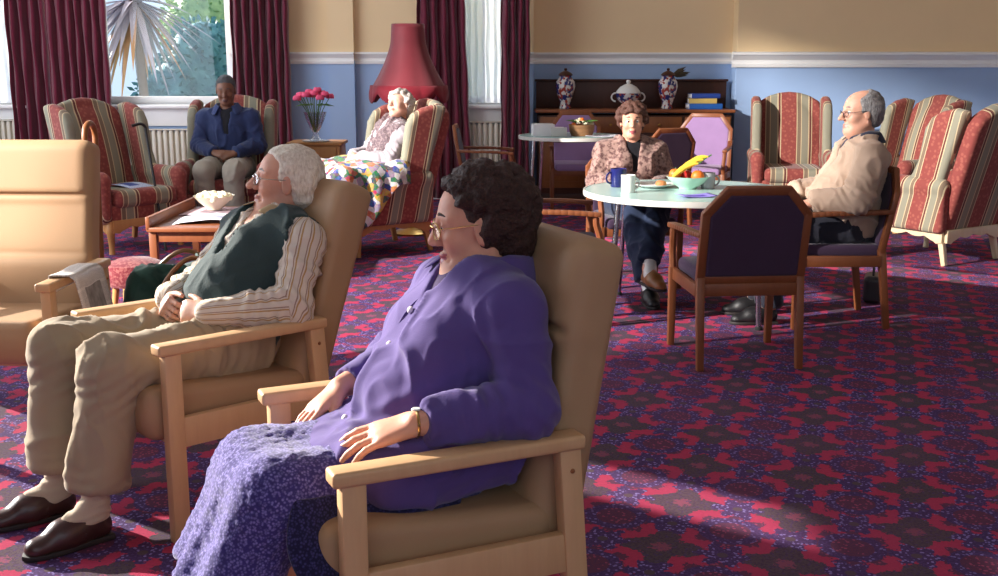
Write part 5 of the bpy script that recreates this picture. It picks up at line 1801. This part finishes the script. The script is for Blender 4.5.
# ---- generic far sitters
def simple_person(label, chair, J, H, skin, lip, hands, headkw, h=0.009):
    o = make_body(label, 'person', chair, J, H, skin, lip, h, hands, headkw)
    return o
def top_garment(o, J, H, name, mat, e, h, hem, seed, vneck=0.0, amp=0.005, skirt=None, kk=0.04):
    F = cloth_field(J, H, h, hem - 0.02, J['neck'][2] + 0.06)
    torso(F, J, e, kk=kk)
    for s in 'LR':
        arm(F, J, s, e, 0.96, e * 0.8)
    if skirt is not None:
        for a, b, ra, rb in skirt:
            F.cone(a, b, ra, rb, 0.05)
    if vneck:
        F.cone(J['neck'] + A(0.055, 0, 0.04), J['chest'] + A(0.15, 0, 0.10 - vneck), 0.06, 0.012, 0.008, None, 'sub')
        F.cone(J['neck'] + A(-0.005, 0, 0.06), J['neck'] + A(0.0, 0, 0.03), 0.082, 0.068, 0.008, None, 'sub')
    F.plane((0, 0, hem), (0, 0, -1), 0.008)
    sp = [(J['el' + s], J['wr' + s] - J['sh' + s], 0.07) for s in 'LR']
    F.build(name, mat, o, disp=joint_folds(J, seed, amp, sp, folds(seed + 1, amp * 1.4, (10, 10, 7)), 160))
    return F
def trouser_garment(o, J, H, mat, h, hem=0.97, seed=3, e=0.02, name='trousers'):
    F = cloth_field(J, H, h, 0.03, J['pelvis'][2] + 0.16)
    F.cone(J['pelvis'], (J['hipL'] + J['hipR']) / 2, 0.165, 0.145, 0.05, (A(0.2, 0, 1), 0.8))
    for s in 'LR':
        leg(F, J, s, e, hem, e + 0.012, 0.04)
    F.build(name, mat, o, disp=folds(seed, 0.012, (8, 8, 5)))

# ---- black man in blue blazer
J = dict(pelvis=A(-0.06, 0, 0.58), waist=A(-0.06, 0, 0.74), chest=A(-0.05, 0, 0.90), neck=A(-0.03, 0, 1.07),
         shL=A(-0.05, 0.19, 0.99), elL=A(-0.02, 0.255, 0.765), wrL=A(0.17, 0.085, 0.705), shR=A(-0.05, -0.19, 0.99), elR=A(-0.02, -0.255, 0.765), wrR=A(0.17, -0.085, 0.71),
         hipL=A(-0.02, 0.10, 0.57), hipR=A(-0.02, -0.10, 0.57), knL=A(0.42, 0.13, 0.58), knR=A(0.42, -0.13, 0.58), anL=A(0.40, 0.11, 0.10), anR=A(0.40, -0.11, 0.10), toL=A(0.58, 0.13, 0.03), toR=A(0.58, -0.13, 0.03), build=1.02)
H = Head((0.0, 0, 1.235), 4, -16, 0, 1.0)
CH_B = (-2.36, 9.65, 0, 272)
P3 = simple_person('person in a blue blazer sitting under the window with folded hands', CH_B, J, H, SKIN_D, LIP_D,
                   {'L': dict(fdir=A(0.45, -0.85, -0.1), up=A(0.6, 0.3, 0.8), thumb=-1, curl=(30, 35, 25), spread=4), 'R': dict(fdir=A(0.5, 0.8, -0.1), up=A(0.6, -0.3, 0.8), thumb=1, curl=(30, 35, 25), spread=4)}, dict(lids=0.75))
add_brows(P3, H, HAIR_BG)
hf = hair_field(H, 0.008, 0.008, 0.072, -0.06)
hf.build('hair', HAIR_BG, P3, disp=lambda v: 0.002 * vnoise(v, (90, 90, 90)))
F = top_garment(P3, J, H, 'jumper', m_fabric('black_jumper', hexc(30, 30, 36), weave=200), 0.012, 0.01, 0.55, 21, 0.0)
top_garment(P3, J, H, 'blazer', m_fabric('blue_serge', hexc(42, 52, 86), weave=300, var=0.08), 0.026, 0.009, 0.55, 22, 0.16, 0.006)
collar(P3, J, H, m_fabric('blazer_collar', hexc(46, 58, 98)), r=0.082, hgt=0.02, open_=0.6, fall=0.06)
GREYT = m_fabric('grey_flannel', hexc(150, 142, 128), weave=300)
trouser_garment(P3, J, H, GREYT, 0.01)
for s in 'LR':
    shoe(P3, J['an' + s], J['to' + s], M['black'], None, 0.01)

# ---- old woman asleep under the patchwork blanket
J = dict(pelvis=A(-0.02, 0, 0.58), waist=A(-0.08, 0, 0.72), chest=A(-0.15, 0.0, 0.86), neck=A(-0.20, 0.0, 0.99),
         shL=A(-0.18, 0.165, 0.925), elL=A(-0.02, 0.25, 0.735), wrL=A(0.19, 0.085, 0.745), shR=A(-0.18, -0.165, 0.925), elR=A(-0.06, -0.25, 0.74), wrR=A(0.15, -0.09, 0.75),
         hipL=A(0.02, 0.095, 0.56), hipR=A(0.02, -0.095, 0.56), knL=A(0.44, 0.115, 0.58), knR=A(0.44, -0.115, 0.58), anL=A(0.56, 0.1, 0.10), anR=A(0.56, -0.1, 0.10), toL=A(0.73, 0.11, 0.04), toR=A(0.73, -0.11, 0.04), build=0.95)
H = Head((-0.215, 0.03, 1.13), 20, 20, 14, 0.98)
CH_S = (-0.99, 8.75, 0, 212)
P4 = simple_person('person asleep in a wing chair in a white blouse and brown shawl', CH_S, J, H, SKIN_P, LIP,
                   {'L': dict(fdir=A(0.4, -0.85, -0.1), up=A(0.5, 0.1, 0.9), thumb=-1), 'R': dict(fdir=A(0.4, 0.85, -0.1), up=A(0.5, 0.1, 0.9), thumb=1)}, dict(female=True, lids=1.0))
add_brows(P4, H, HAIR_S)
hf = hair_field(H, 0.008, 0.016, 0.075, -0.075)
curls(hf, H, 90, 0.022, 14, 0.065, 0.014)
hf.build('hair', HAIR_S, P4, disp=lambda v: 0.004 * vnoise(v, (50, 50, 50)))
top_garment(P4, J, H, 'blouse', m_fabric('white_blouse', hexc(164, 154, 158), weave=300), 0.02, 0.01, 0.56, 31, 0.0, 0.007)
F = cloth_field(J, H, 0.01, 0.62, 1.06)
torso(F, J, 0.03)
F.cone(J['neck'] + A(0.02, 0, -0.01), J['neck'] + A(0.03, 0, 0.03), 0.09, 0.085, 0.03)
for s, sg in (('L', 1), ('R', -1)):
    F.cone(J['sh' + s] + A(0, sg * 0.0, -0.02), J['sh' + s] + A(0.05, sg * 0.1, -0.14), 0.085, 0.1, 0.02, None, 'sub')
F.cone(J['neck'] + A(0.06, 0, 0.06), J['chest'] + A(0.16, 0, 0.04), 0.06, 0.01, 0.01, None, 'sub')
F.build('shawl', m_fabric('brown_shawl', hexc(96, 80, 84), hexc(130, 112, 112), weave=120), P4, disp=folds(33, 0.012, (14, 14, 8)))
trouser_garment(P4, J, H, m_fabric('grey_skirt', hexc(96, 88, 96)), 0.012)
for s in 'LR':
    shoe(P4, J['an' + s], J['to' + s], M['leather'], None, 0.012)

# ---- curly-haired woman at the round table
J = dict(pelvis=A(-0.08, 0, 0.55), waist=A(-0.09, 0, 0.69), chest=A(-0.09, 0.0, 0.82), neck=A(-0.08, 0.0, 0.945),
         shL=A(-0.09, 0.165, 0.88), elL=A(-0.04, 0.25, 0.68), wrL=A(0.14, 0.12, 0.665), shR=A(-0.09, -0.165, 0.88), elR=A(-0.02, -0.24, 0.68), wrR=A(0.17, -0.15, 0.70),
         hipL=A(-0.03, 0.09, 0.54), hipR=A(-0.03, -0.09, 0.54), knL=A(0.40, 0.055, 0.575), knR=A(0.40, -0.085, 0.545), anL=A(0.70, -0.06, 0.22), anR=A(0.66, -0.05, 0.10), toL=A(0.88, -0.03, 0.14), toR=A(0.84, -0.06, 0.03), build=0.88, bust=(A(-0.02, 0, 0.79), 0.07))
H = Head((-0.05, 0, 1.075), -12, 0, 0, 0.94)
P5 = simple_person('person in a mottled pink cardigan facing the viewer behind the round table', CH_F, J, H, SKIN, LIP_W,
                   {'L': dict(fdir=A(0.5, -0.8, -0.1), up=A(0.4, 0.1, 0.9), thumb=-1), 'R': dict(fdir=A(0.9, 0.2, -0.05), up=A(0.1, 0.0, 1), thumb=1)}, dict(female=True, lids=0.25, jaw=0.9))
add_eyes(P5, H); add_brows(P5, H, HAIR_R)
hf = hair_field(H, 0.007, 0.016, 0.078, -0.065)
curls(hf, H, 170, 0.020, 24, 0.066, 0.024)
hf.build('hair', HAIR_R, P5, disp=lambda v: 0.004 * vnoise(v, (55, 55, 55)))
top_garment(P5, J, H, 'jumper', m_fabric('black_top', hexc(26, 24, 30), weave=200), 0.01, 0.009, 0.5, 41, 0.0)
top_garment(P5, J, H, 'cardigan', m_fabric('mottled_cardigan', hexc(150, 120, 110), hexc(92, 64, 62), weave=90, var=0.25, scale=22), 0.022, 0.009, 0.5, 42, 0.18, 0.006)
NAVYT = m_fabric('navy_trousers', hexc(34, 44, 66), weave=300)
trouser_garment(P5, J, H, NAVYT, 0.009, 0.9)
for s in 'LR':
    F = Field(J['an' + s] - A(0.1, 0.08, 0.07), J['an' + s] + A(0.12, 0.08, 0.12), 0.008)
    F.cone(J['an' + s] + A(0.04, 0, -0.03), J['an' + s] + (J['kn' + s] - J['an' + s]) * 0.12, 0.042, 0.042, 0.02)
    F.build('sock', M['china'], P5)
shoe(P5, J['anR'], J['toR'], M['black'], None, 0.008)
sh5 = shoe(P5, A(J['anL'][0], J['anL'][1], 0.1), J['toL'], M['leather_tan'], None, 0.008)
sh5.location = (0.0, 0, 0.115)

# ---- bald man in fawn jacket on the right
J = dict(pelvis=A(-0.09, 0, 0.55), waist=A(-0.10, 0, 0.70), chest=A(-0.13, 0, 0.87), neck=A(-0.15, 0, 1.02),
         shL=A(-0.145, 0.185, 0.945), elL=A(-0.06, 0.255, 0.725), wrL=A(0.17, 0.175, 0.70), shR=A(-0.145, -0.185, 0.945), elR=A(-0.04, -0.255, 0.725), wrR=A(0.19, -0.15, 0.72),
         hipL=A(-0.04, 0.10, 0.54), hipR=A(-0.04, -0.10, 0.54), knL=A(0.38, 0.12, 0.55), knR=A(0.38, -0.12, 0.55), anL=A(0.36, 0.12, 0.10), anR=A(0.36, -0.12, 0.10), toL=A(0.54, 0.13, 0.03), toR=A(0.54, -0.13, 0.03), belly=(A(-0.02, 0, 0.69), (0.125, 0.155, 0.13)), build=1.02)
H = Head((-0.135, 0, 1.185), 4, -4, 0, 1.04)
P6 = simple_person('person in a fawn jacket sitting side on at the round table', CH_R, J, H, SKIN_R, LIP,
                   {'L': dict(fdir=A(0.9, -0.35, -0.12), up=A(0.1, 0.1, 1), thumb=-1), 'R': dict(fdir=A(0.9, 0.35, -0.1), up=A(0.1, 0, 1), thumb=1)}, dict(lids=0.35, jowl=0.8, nose=1.1), 0.008)
add_eyes(P6, H); add_brows(P6, H, HAIR_G); add_glasses(P6, H, M['black'], 0.019)
hf = hair_field(H, 0.006, 0.009, 0.105, -0.075)
hf.ball(H.p(0.04, 0, 0.12), (0.075, 0.07, 0.05), 0.03, H.R, 'sub')
for s in (1, -1):
    hf.ball(H.p(-0.05, s * 0.066, 0.02), (0.05, 0.022, 0.04), 0.02, H.R)
hf.build('hair', HAIR_G, P6, disp=lambda v: 0.003 * vnoise(v, (30, 30, 60)))
FAWN = m_fabric('fawn_poplin', hexc(174, 148, 128), weave=380, var=0.06)
top_garment(P6, J, H, 'jumper', m_fabric('navy_jumper', hexc(36, 40, 62), weave=200), 0.012, 0.009, 0.6, 51, 0.0)
top_garment(P6, J, H, 'jacket', FAWN, 0.032, 0.0085, 0.5, 52, 0.08, 0.008, [(A(-0.1, 0, 0.62), A(-0.08, 0, 0.53), 0.17, 0.165)])
collar(P6, J, H, m_fabric('navy_collar', hexc(36, 40, 58)), r=0.078, hgt=0.035, open_=0.45, fall=0.055)
trouser_garment(P6, J, H, m_fabric('charcoal_trousers', hexc(42, 42, 52)), 0.01)
for s in 'LR':
    shoe(P6, J['an' + s], J['to' + s], M['black'], None, 0.01)
# ---------------------------------------------------------------- blanket over the sleeper
prof = smooth_path([(-0.10, 0, 0.70), (0.10, 0, 0.705), (0.30, 0, 0.70), (0.46, 0, 0.69), (0.57, 0, 0.60), (0.63, 0, 0.40), (0.66, 0, 0.18), (0.68, 0, 0.03)], 6)
vs, fs = [], []
nv = 44
for i, p in enumerate(prof):
    q = i / (len(prof) - 1)
    for j in range(nv + 1):
        c = -0.34 + 1.24 * j / nv                 # distance along the cloth, across the lap
        drop = max(0.0, c - 0.36)
        lim = 0.16 + 0.50 * min(1, max(0, (p.x - 0.02) / 0.42))
        drop = min(drop, lim)
        vv = min(c, 0.36) + 0.075 * (1 - math.exp(-drop / 0.05)) + 0.05 * drop
        z = p.z - max(0, drop - 0.02)
        f = min(1, drop / 0.2)
        z += 0.014 * math.sin(c * 26 + p.x * 6) * (1 - f) + 0.012 * math.sin(p.x * 24 + c * 9) * (1 - f) - 0.035 * math.exp(-(c / 0.05) ** 2) * (1 if q < 0.6 else 0.2)
        vv += f * (0.022 * math.sin(p.x * 34 + 1) + 0.015 * math.sin(p.x * 17))
        hx = (0.02 * math.sin(c * 30) + 0.015 * math.sin(c * 13 + 1)) * max(0, q - 0.5) * 2
        vs.append((p.x + hx + 0.06 * f * (1 if p.x > 0.3 else 0), vv, max(0.02 + 0.004 * math.sin(c * 40), z)))
for i in range(len(prof) - 1):
    for j in range(nv):
        a = i * (nv + 1) + j
        fs.append((a, a + 1, a + nv + 2, a + nv + 1))
bl = MB().raw(vs, fs).build('patchwork_blanket', m_patchwork('patchwork'), None, True, 3.2)
bl.location = CH_S[:3]; bl.rotation_euler = (0, 0, math.radians(CH_S[3]))
bl.modifiers.new('thick', 'SOLIDIFY').thickness = 0.016
tag(bl, 'multicoloured patchwork blanket spread over the sleeper and down to the floor', 'blanket')

# ---------------------------------------------------------------- things on the near table
def mug(label, x, y, z, r, h, mat, rz, group=None):
    t = thing('mug', label, 'mug', (x, y, z), rz, group)
    MB().lathe([(0, 0), (r * 0.92, 0), (r * 0.97, 0.006), (r, h), (r - 0.004, h), (r - 0.006, 0.01), (0, 0.008)], seg=28).build('body', mat, t)
    MB().tube(arc((r * 0.97, 0, h * 0.5), h * 0.3, -PI / 2, PI / 2, 10, (1, 0, 0), (0, 0, 1)), 0.006, 8).build('handle', mat, t)
    return t
mug('white mug at the left of the near round table', 0.745, 6.33, 0.731, 0.042, 0.1, M['china'], 20)
mug('dark blue mug behind the white mug on the near table', 0.72, 6.62, 0.731, 0.05, 0.11, M['blue_mug'], 200)
mug('grey patterned mug right of the fruit bowl on the near table', 1.24, 6.52, 0.731, 0.042, 0.095, M['grey_mug'], 10)
pt = thing('plate', 'white plate with a scone left of the fruit bowl', 'plate', (0.93, 6.6, 0.731))
MB().lathe([(0, 0.0), (0.07, 0.0), (0.075, 0.005), (0.125, 0.018), (0.126, 0.022), (0.075, 0.010), (0, 0.008)], seg=40).build('dish', M['china'], pt)
sc_ = MB().lathe([(0, 0), (0.03, 0), (0.034, 0.01), (0.031, 0.024), (0.02, 0.032), (0, 0.034)], seg=18).build('scone', m_plain('baked_scone', hexc(186, 120, 76), 0.8, 0, 0.2, 0.25, 30))
sc_.location = (0.97, 6.58, 0.740); tag(sc_, 'small brown scone lying on the white plate', 'scone')
bw = thing('fruit_bowl', 'pale green glass fruit bowl on the near round table', 'bowl', (1.12, 6.52, 0.731))
M['green_glass'] = m_plain('green_bowl', hexc(176, 210, 190), 0.15, 0, 0.6, 0.03)
MB().lathe([(0, 0), (0.05, 0), (0.055, 0.008), (0.09, 0.03), (0.125, 0.068), (0.13, 0.075), (0.122, 0.072), (0.085, 0.036), (0.045, 0.014), (0, 0.012)], seg=40).build('body', M['green_glass'], bw)
def fruit(name, label, loc, r, mat, group):
    F_ = MB().lathe([(0, -r * 0.88), (r * 0.35, -r * 0.9), (r * 0.75, -r * 0.62), (r, 0), (r * 0.8, r * 0.6), (r * 0.4, r * 0.88), (r * 0.12, r * 0.86), (0, r * 0.8)], seg=24)
    o = thing(name, label, 'fruit', loc, 0, group)
    F_.build('flesh', mat, o)
    MB().tube([(0, 0, r * 0.78), (0.003, 0.002, r * 0.78 + 0.012)], 0.003, 6).build('stem', M['leaf'], o)
    return o
fruit('orange', 'orange at the right front of the fruit bowl', (1.172, 6.49, 0.805), 0.04, M['orange'], 'oranges in the fruit bowl')
fruit('orange', 'orange at the back left of the fruit bowl, behind the bananas', (1.05, 6.56, 0.81), 0.038, M['orange'], 'oranges in the fruit bowl')
fruit('apple', 'red apple in the fruit bowl beneath the bananas', (1.12, 6.58, 0.80), 0.038, M['apple'], None)
for i, (lab, dx, dz, a) in enumerate((('front banana lying across the fruit bowl', 0.0, 0.0, 0.0), ('rear banana lying across the fruit bowl', 0.035, 0.02, 0.12), ('topmost banana on the fruit bowl', 0.07, 0.035, 0.25))):
    pts = [(1.02 + dx + 0.15 * q, 6.47 + 0.035 * i + 0.02 * math.sin(q * 3), 0.80 + dz + 0.055 * math.sin(q * PI * 0.6) + 0.03 * q) for q in [k / 8 for k in range(9)]]
    b = thing('banana', lab, 'fruit', pts[0], 0, 'bananas in the fruit bowl')
    rel = [Vector(p) - Vector(pts[0]) for p in pts]
    MB().tube(rel, [0.006, 0.014, 0.0175, 0.019, 0.019, 0.0185, 0.016, 0.011, 0.005], 8).build('skin', M['banana'], b)
    MB().tube([rel[-1], rel[-1] + Vector((0.02, 0, 0.012))], [0.005, 0.004], 6).build('stem', M['leaf'], b)

def sheet(name, label, cat, loc, rz, w, d, mat, lift=None, group=None, nx=10, ny=10, th=0.002):
    vs, fs, uv = [], [], []
    for j in range(ny + 1):
        for i in range(nx + 1):
            u, v = i / nx, j / ny
            p = ((u - 0.5) * w, (v - 0.5) * d, 0.0)
            if lift:
                p = lift(u, v, p)
            vs.append(p); uv.append((u, v))
    for j in range(ny):
        for i in range(nx):
            a = j * (nx + 1) + i
            fs.append((a, a + 1, a + nx + 2, a + nx + 1))
    o = MB().raw(vs, fs).build(name, mat, None, True, 3.2)
    l = o.data.uv_layers.new(name='UVMap')
    for lp_ in o.data.loops:
        l.data[lp_.index].uv = uv[lp_.vertex_index]
    o.location = loc; o.rotation_euler = (0, 0, math.radians(rz))
    md = o.modifiers.new('thick', 'SOLIDIFY'); md.thickness = th; md.offset = 1
    tag(o, label, cat, group)
    return o
M['news'] = m_print('newsprint', hexc(226, 220, 212), hexc(110, 104, 104)) if False else m_print('newsprint', hexc(226, 220, 212), hexc(100, 94, 96), None, 9, 40, (0.66, 0.5, 0.15, 0.28))
M['mag_blue'] = m_print('magazine_blue', hexc(196, 206, 226), hexc(60, 70, 130), hexc(90, 110, 180), sy=24)
M['mag_white'] = m_print('magazine_white', hexc(228, 226, 232), hexc(150, 150, 170), hexc(190, 190, 206), sy=30)
M['purple_print'] = m_print('purple_leaflet', hexc(150, 140, 214), hexc(80, 60, 150), hexc(110, 90, 200), sy=14)
sheet('leaflet', 'small purple leaflet lying on the near round table before the fruit bowl', 'leaflet', (1.1, 6.12, 0.733), 12, 0.2, 0.14, M['purple_print'], lambda u, v, p: (p[0], p[1], 0.008 * (2 * u - 1) ** 2))

# ---------------------------------------------------------------- things on the far table
nb = thing('paper_box', 'white open paper box at the left of the far table', 'box', (0.42, 10.62, 0.787), 4)
bx = MB()
bx.box((0, 0, 0.004), (0.2, 0.2, 0.008), bevel=0.001)
for c, s_ in (((0, -0.1, 0.055), (0.2, 0.006, 0.11)), ((0, 0.1, 0.055), (0.2, 0.006, 0.11)), ((-0.1, 0, 0.055), (0.006, 0.2, 0.11)), ((0.1, 0, 0.055), (0.006, 0.2, 0.11))):
    bx.box(c, s_, bevel=0.002)
bx.build('carton', M['paper'], nb)
MB().box((0, 0, 0.09), (0.18, 0.18, 0.05), bevel=0.01).build('napkin_stack', M['china'], nb)
bxb = thing('napkin_box', 'small grey-white box beside the basket on the far table', 'box', (0.57, 10.54, 0.787), -3)
MB().box((0, 0, 0.04), (0.15, 0.12, 0.08), bevel=0.006).build('carton', m_plain('greyish_card', hexc(190, 188, 184), 0.7), bxb)
MB().box((0, 0, 0.083), (0.09, 0.03, 0.008), bevel=0.003).build('tissue_slot', M['paper'], bxb)
bk = thing('flower_basket', 'wicker basket arrangement of fruit and cream flowers on the far table', 'basket', (0.79, 10.6, 0.787))
wk = NT('wicker')
vv = wk.coord()
ww = wk.n('TexWave'); ww.inputs['Scale'].default_value = 26; ww.inputs['Distortion'].default_value = 2; wk.t.links.new(vv, ww.inputs[0]); ww.bands_direction = 'Z'
wk.bump(ww.outputs[1], 0.8, 0.006)
M['wicker'] = wk.out(wk.mix(ww.outputs[1], hexc(120, 78, 48), hexc(176, 128, 82)), 0.7)
MB().lathe([(0, 0), (0.1, 0), (0.118, 0.05), (0.125, 0.1), (0.13, 0.106), (0.118, 0.106), (0.11, 0.06), (0, 0.05)], seg=30).build('basket', M['wicker'], bk)
for k in range(14):
    a = k * 2.399; r = 0.026 * math.sqrt(k)
    p = Vector((r * math.cos(a), r * math.sin(a), 0.15 - r * 0.5 + 0.012 * math.sin(k * 2)))
    b = MB()
    for q in range(5):
        d = Vector((math.cos(q * 1.256), math.sin(q * 1.256), 0.5)).normalized()
        b.sphere(p + d * 0.015, (0.017, 0.017, 0.008), 8, 0, d.to_track_quat('Z', 'Y').to_matrix().to_4x4())
    b.build('flower_head', M['cream_flower'] if k % 3 else M['orange'], bk)
lf = MB()
for k in range(14):
    a = k * 0.45
    d = Vector((math.cos(a), math.sin(a), 0.35)).normalized(); q = Vector((-d.y, d.x, 0)); p = Vector((0, 0, 0.1)) + d * 0.05
    lf.raw([p, p + d * 0.06 + q * 0.024, p + d * 0.12 - Vector((0, 0, 0.01)), p + d * 0.06 - q * 0.024, p + d * 0.06 + Vector((0, 0, 0.012))], [(0, 4, 1), (1, 4, 2), (2, 4, 3), (3, 4, 0)])
lf.build('leaves', M['leaf'], bk, False)
sheet('paper_sheet', 'white papers spread on the right half of the far table', 'paper', (0.98, 10.58, 0.788), -6, 0.3, 0.3, M['mag_white'], lambda u, v, p: (p[0], p[1], 0.006 * (2 * u - 1) ** 2))

# ---------------------------------------------------------------- coffee table: papers and bowl
CT = (-1.98, 7.62)
sheet('magazine', 'open white magazine at the front of the low coffee table', 'magazine', (CT[0] + 0.05, CT[1] - 0.22, 0.417), 8, 0.5, 0.34, M['mag_white'], lambda u, v, p: (p[0], p[1], 0.05 * (1 - abs(2 * u - 1)) ** 0.7 * 0.6 + 0.06 * max(0, u - 0.8) ** 1.0 * 3))
sheet('newspaper', 'folded pink-grey newspaper lying flat under the cream bowl on the coffee table', 'newspaper', (CT[0] - 0.02, CT[1] + 0.22, 0.417), -4, 0.46, 0.44, m_print('pink_newsprint', hexc(206, 180, 184), hexc(110, 90, 110)), lambda u, v, p: (p[0], p[1], 0.006 * math.sin(u * 6) ** 2), th=0.006)
bo = thing('bowl', 'cream bowl heaped with cotton wool balls on the coffee table', 'bowl', (CT[0] - 0.07, CT[1] + 0.26, 0.431))
MB().lathe([(0, 0), (0.05, 0), (0.055, 0.012), (0.1, 0.05), (0.14, 0.095), (0.146, 0.1), (0.138, 0.098), (0.095, 0.06), (0.04, 0.02), (0, 0.018)], seg=36).build('body', m_plain('cream_china', hexc(222, 210, 184), 0.3), bo)
q = random.Random(8)
for k in range(24):
    a = k * 2.399; r = 0.024 * math.sqrt(k)
    F_ = MB().sphere((0, 0, 0), (0.03, 0.028, 0.024), 10).build('cotton_ball', m_plain('cotton', hexc(236, 226, 196), 0.95, 0, 0.1) if k == 0 else M['cotton'])
    M['cotton'] = F_.data.materials[0]
    F_.location = (bo.location.x + r * math.cos(a), bo.location.y + r * math.sin(a), 0.431 + 0.115 - r * 0.22 + q.uniform(-0.004, 0.006))
    F_.rotation_euler = (q.random() * 3, q.random() * 3, q.random() * 3)
    tag(F_, 'cream cotton wool ball heaped in the bowl on the coffee table', 'cotton ball', 'cotton wool balls in the bowl')

# magazine on the empty wing chair, sticks, newspaper on the arm
sheet('magazine', 'blue and white magazine lying on the seat of the left wing chair', 'magazine', (-2.97, 8.83, 0.503), 330, 0.30, 0.24, M['mag_blue'], lambda u, v, p: (p[0], p[1], 0.012 * math.sin(u * 4)))
cn = thing('walking_stick', 'brown hooked walking stick hung over the left care chair', 'walking stick', (-1.80, 4.86, 0))
hook = [(0, 0.02, 0.02), (0, 0.055, 0.6), (0, 0.0795, 1.10), (0, 0.078, 1.155), (0, 0.05, 1.192), (0, 0.01, 1.198), (0, -0.03, 1.18), (0, -0.045, 1.145), (0, -0.046, 1.11)]
MB().tube(smooth_path([(x, y, z) for x, y, z in hook[2:]], 5), 0.0135, 12).build('hook_handle', M['oak'], cn)
MB().tube([hook[0], hook[1], hook[2]], [0.009, 0.011, 0.013], 10).build('shaft', M['oak'], cn)
MB().tube([(0, 0.0192, 0.001), (0, 0.02, 0.04)], 0.013, 10).build('rubber_tip', M['rubber'], cn)
st = thing('walking_stick', 'black walking stick leaning inside the left wing chair', 'walking stick', (-2.73, 8.98, 0.0))
ss = Vector((0.08, -0.34, 0.0)); se = Vector((-0.13, 0.0, 0.93))
sd_ = (se - ss).normalized()
MB().tube([ss, se], 0.010, 10).build('shaft', M['black'], st)
MB().tube(smooth_path([se, se + sd_ * 0.03, se + Vector((-0.03, -0.02, 0.055)), se + Vector((-0.09, -0.06, 0.04))], 4), 0.012, 10).build('handle', M['black'], st)
MB().tube([ss, ss + sd_ * 0.03], 0.013, 10).build('rubber_tip', M['rubber'], st)

def drape(u, v, p):
    # hangs over the chair arm: u across the arm, v along it
    s_ = (u - 0.22) * 0.40
    r = 0.028
    if s_ < -r * 1.57:
        return (-0.045 - 0.002, p[1], -0.028 - (-s_ - r * 1.57))
    if s_ < 0.045:
        return (s_, p[1] + 0.0, 0.003 + 0.002 * math.cos(v * 9))
    a = min((s_ - 0.045) / r, PI / 2 * 0.95)
    x = 0.035 + r * math.sin(a); z = -r * (1 - math.cos(a))
    rest = max(0, s_ - 0.045 - r * a)
    return (x + rest * 0.16, p[1] + rest * 0.1, z - rest * 0.98 + 0.003 * math.sin(v * 12))
sheet('newspaper', 'folded newspaper with a dark photograph hanging over the left care chair arm', 'newspaper', (-1.715, 4.36, 0.637), 0, 0.40, 0.30, M['news'], drape, None, 40, 10, 0.004)

# dark green bag between the chairs
gb = thing('holdall', 'dark green cloth holdall on the floor behind the person in the waistcoat', 'bag', (-1.38, 4.80, 0), 25)
F = Field((-0.34, -0.22, -0.02), (0.34, 0.22, 0.64), 0.012)
F.rbox((0, 0, 0.22), (0.25, 0.13, 0.22), 0.09)
F.cone((-0.15, 0, 0.48), (0.17, 0.02, 0.53), 0.09, 0.08, 0.08)
F.plane((0, 0, 0.003), (0, 0, -1), 0.0)
F.build('bag_body', m_fabric('bottle_green_cloth', hexc(34, 62, 54), weave=140, var=0.3), gb, disp=folds(61, 0.022, (9, 9, 9)))
for s in (-1, 1):
    MB().tube(smooth_path([(-0.14, s * 0.115, 0.36), (-0.13, s * 0.14, 0.52), (0, s * 0.11, 0.63), (0.13, s * 0.14, 0.54), (0.14, s * 0.115, 0.36)], 5), 0.011, 8).build('handle', M['leather_tan'], gb)
hb = thing('handbag', 'small dark handbag on the floor behind the right-hand dining chair', 'bag', (2.34, 6.75, 0), 70)
F = Field((-0.16, -0.1, -0.02), (0.16, 0.1, 0.2), 0.009)
F.rbox((0, 0, 0.085), (0.11, 0.055, 0.085), 0.03)
F.build('bag_body', m_plain('dark_leather', hexc(44, 38, 40), 0.4), hb)
MB().tube(arc((0, 0, 0.15), 0.065, 0, PI, 12, (1, 0, 0), (0, 0, 1)), 0.007, 8).build('handle', M['black'], hb)
MB().box((0, -0.058, 0.12), (0.05, 0.012, 0.03), bevel=0.004).build('clasp', M['silver'], hb)
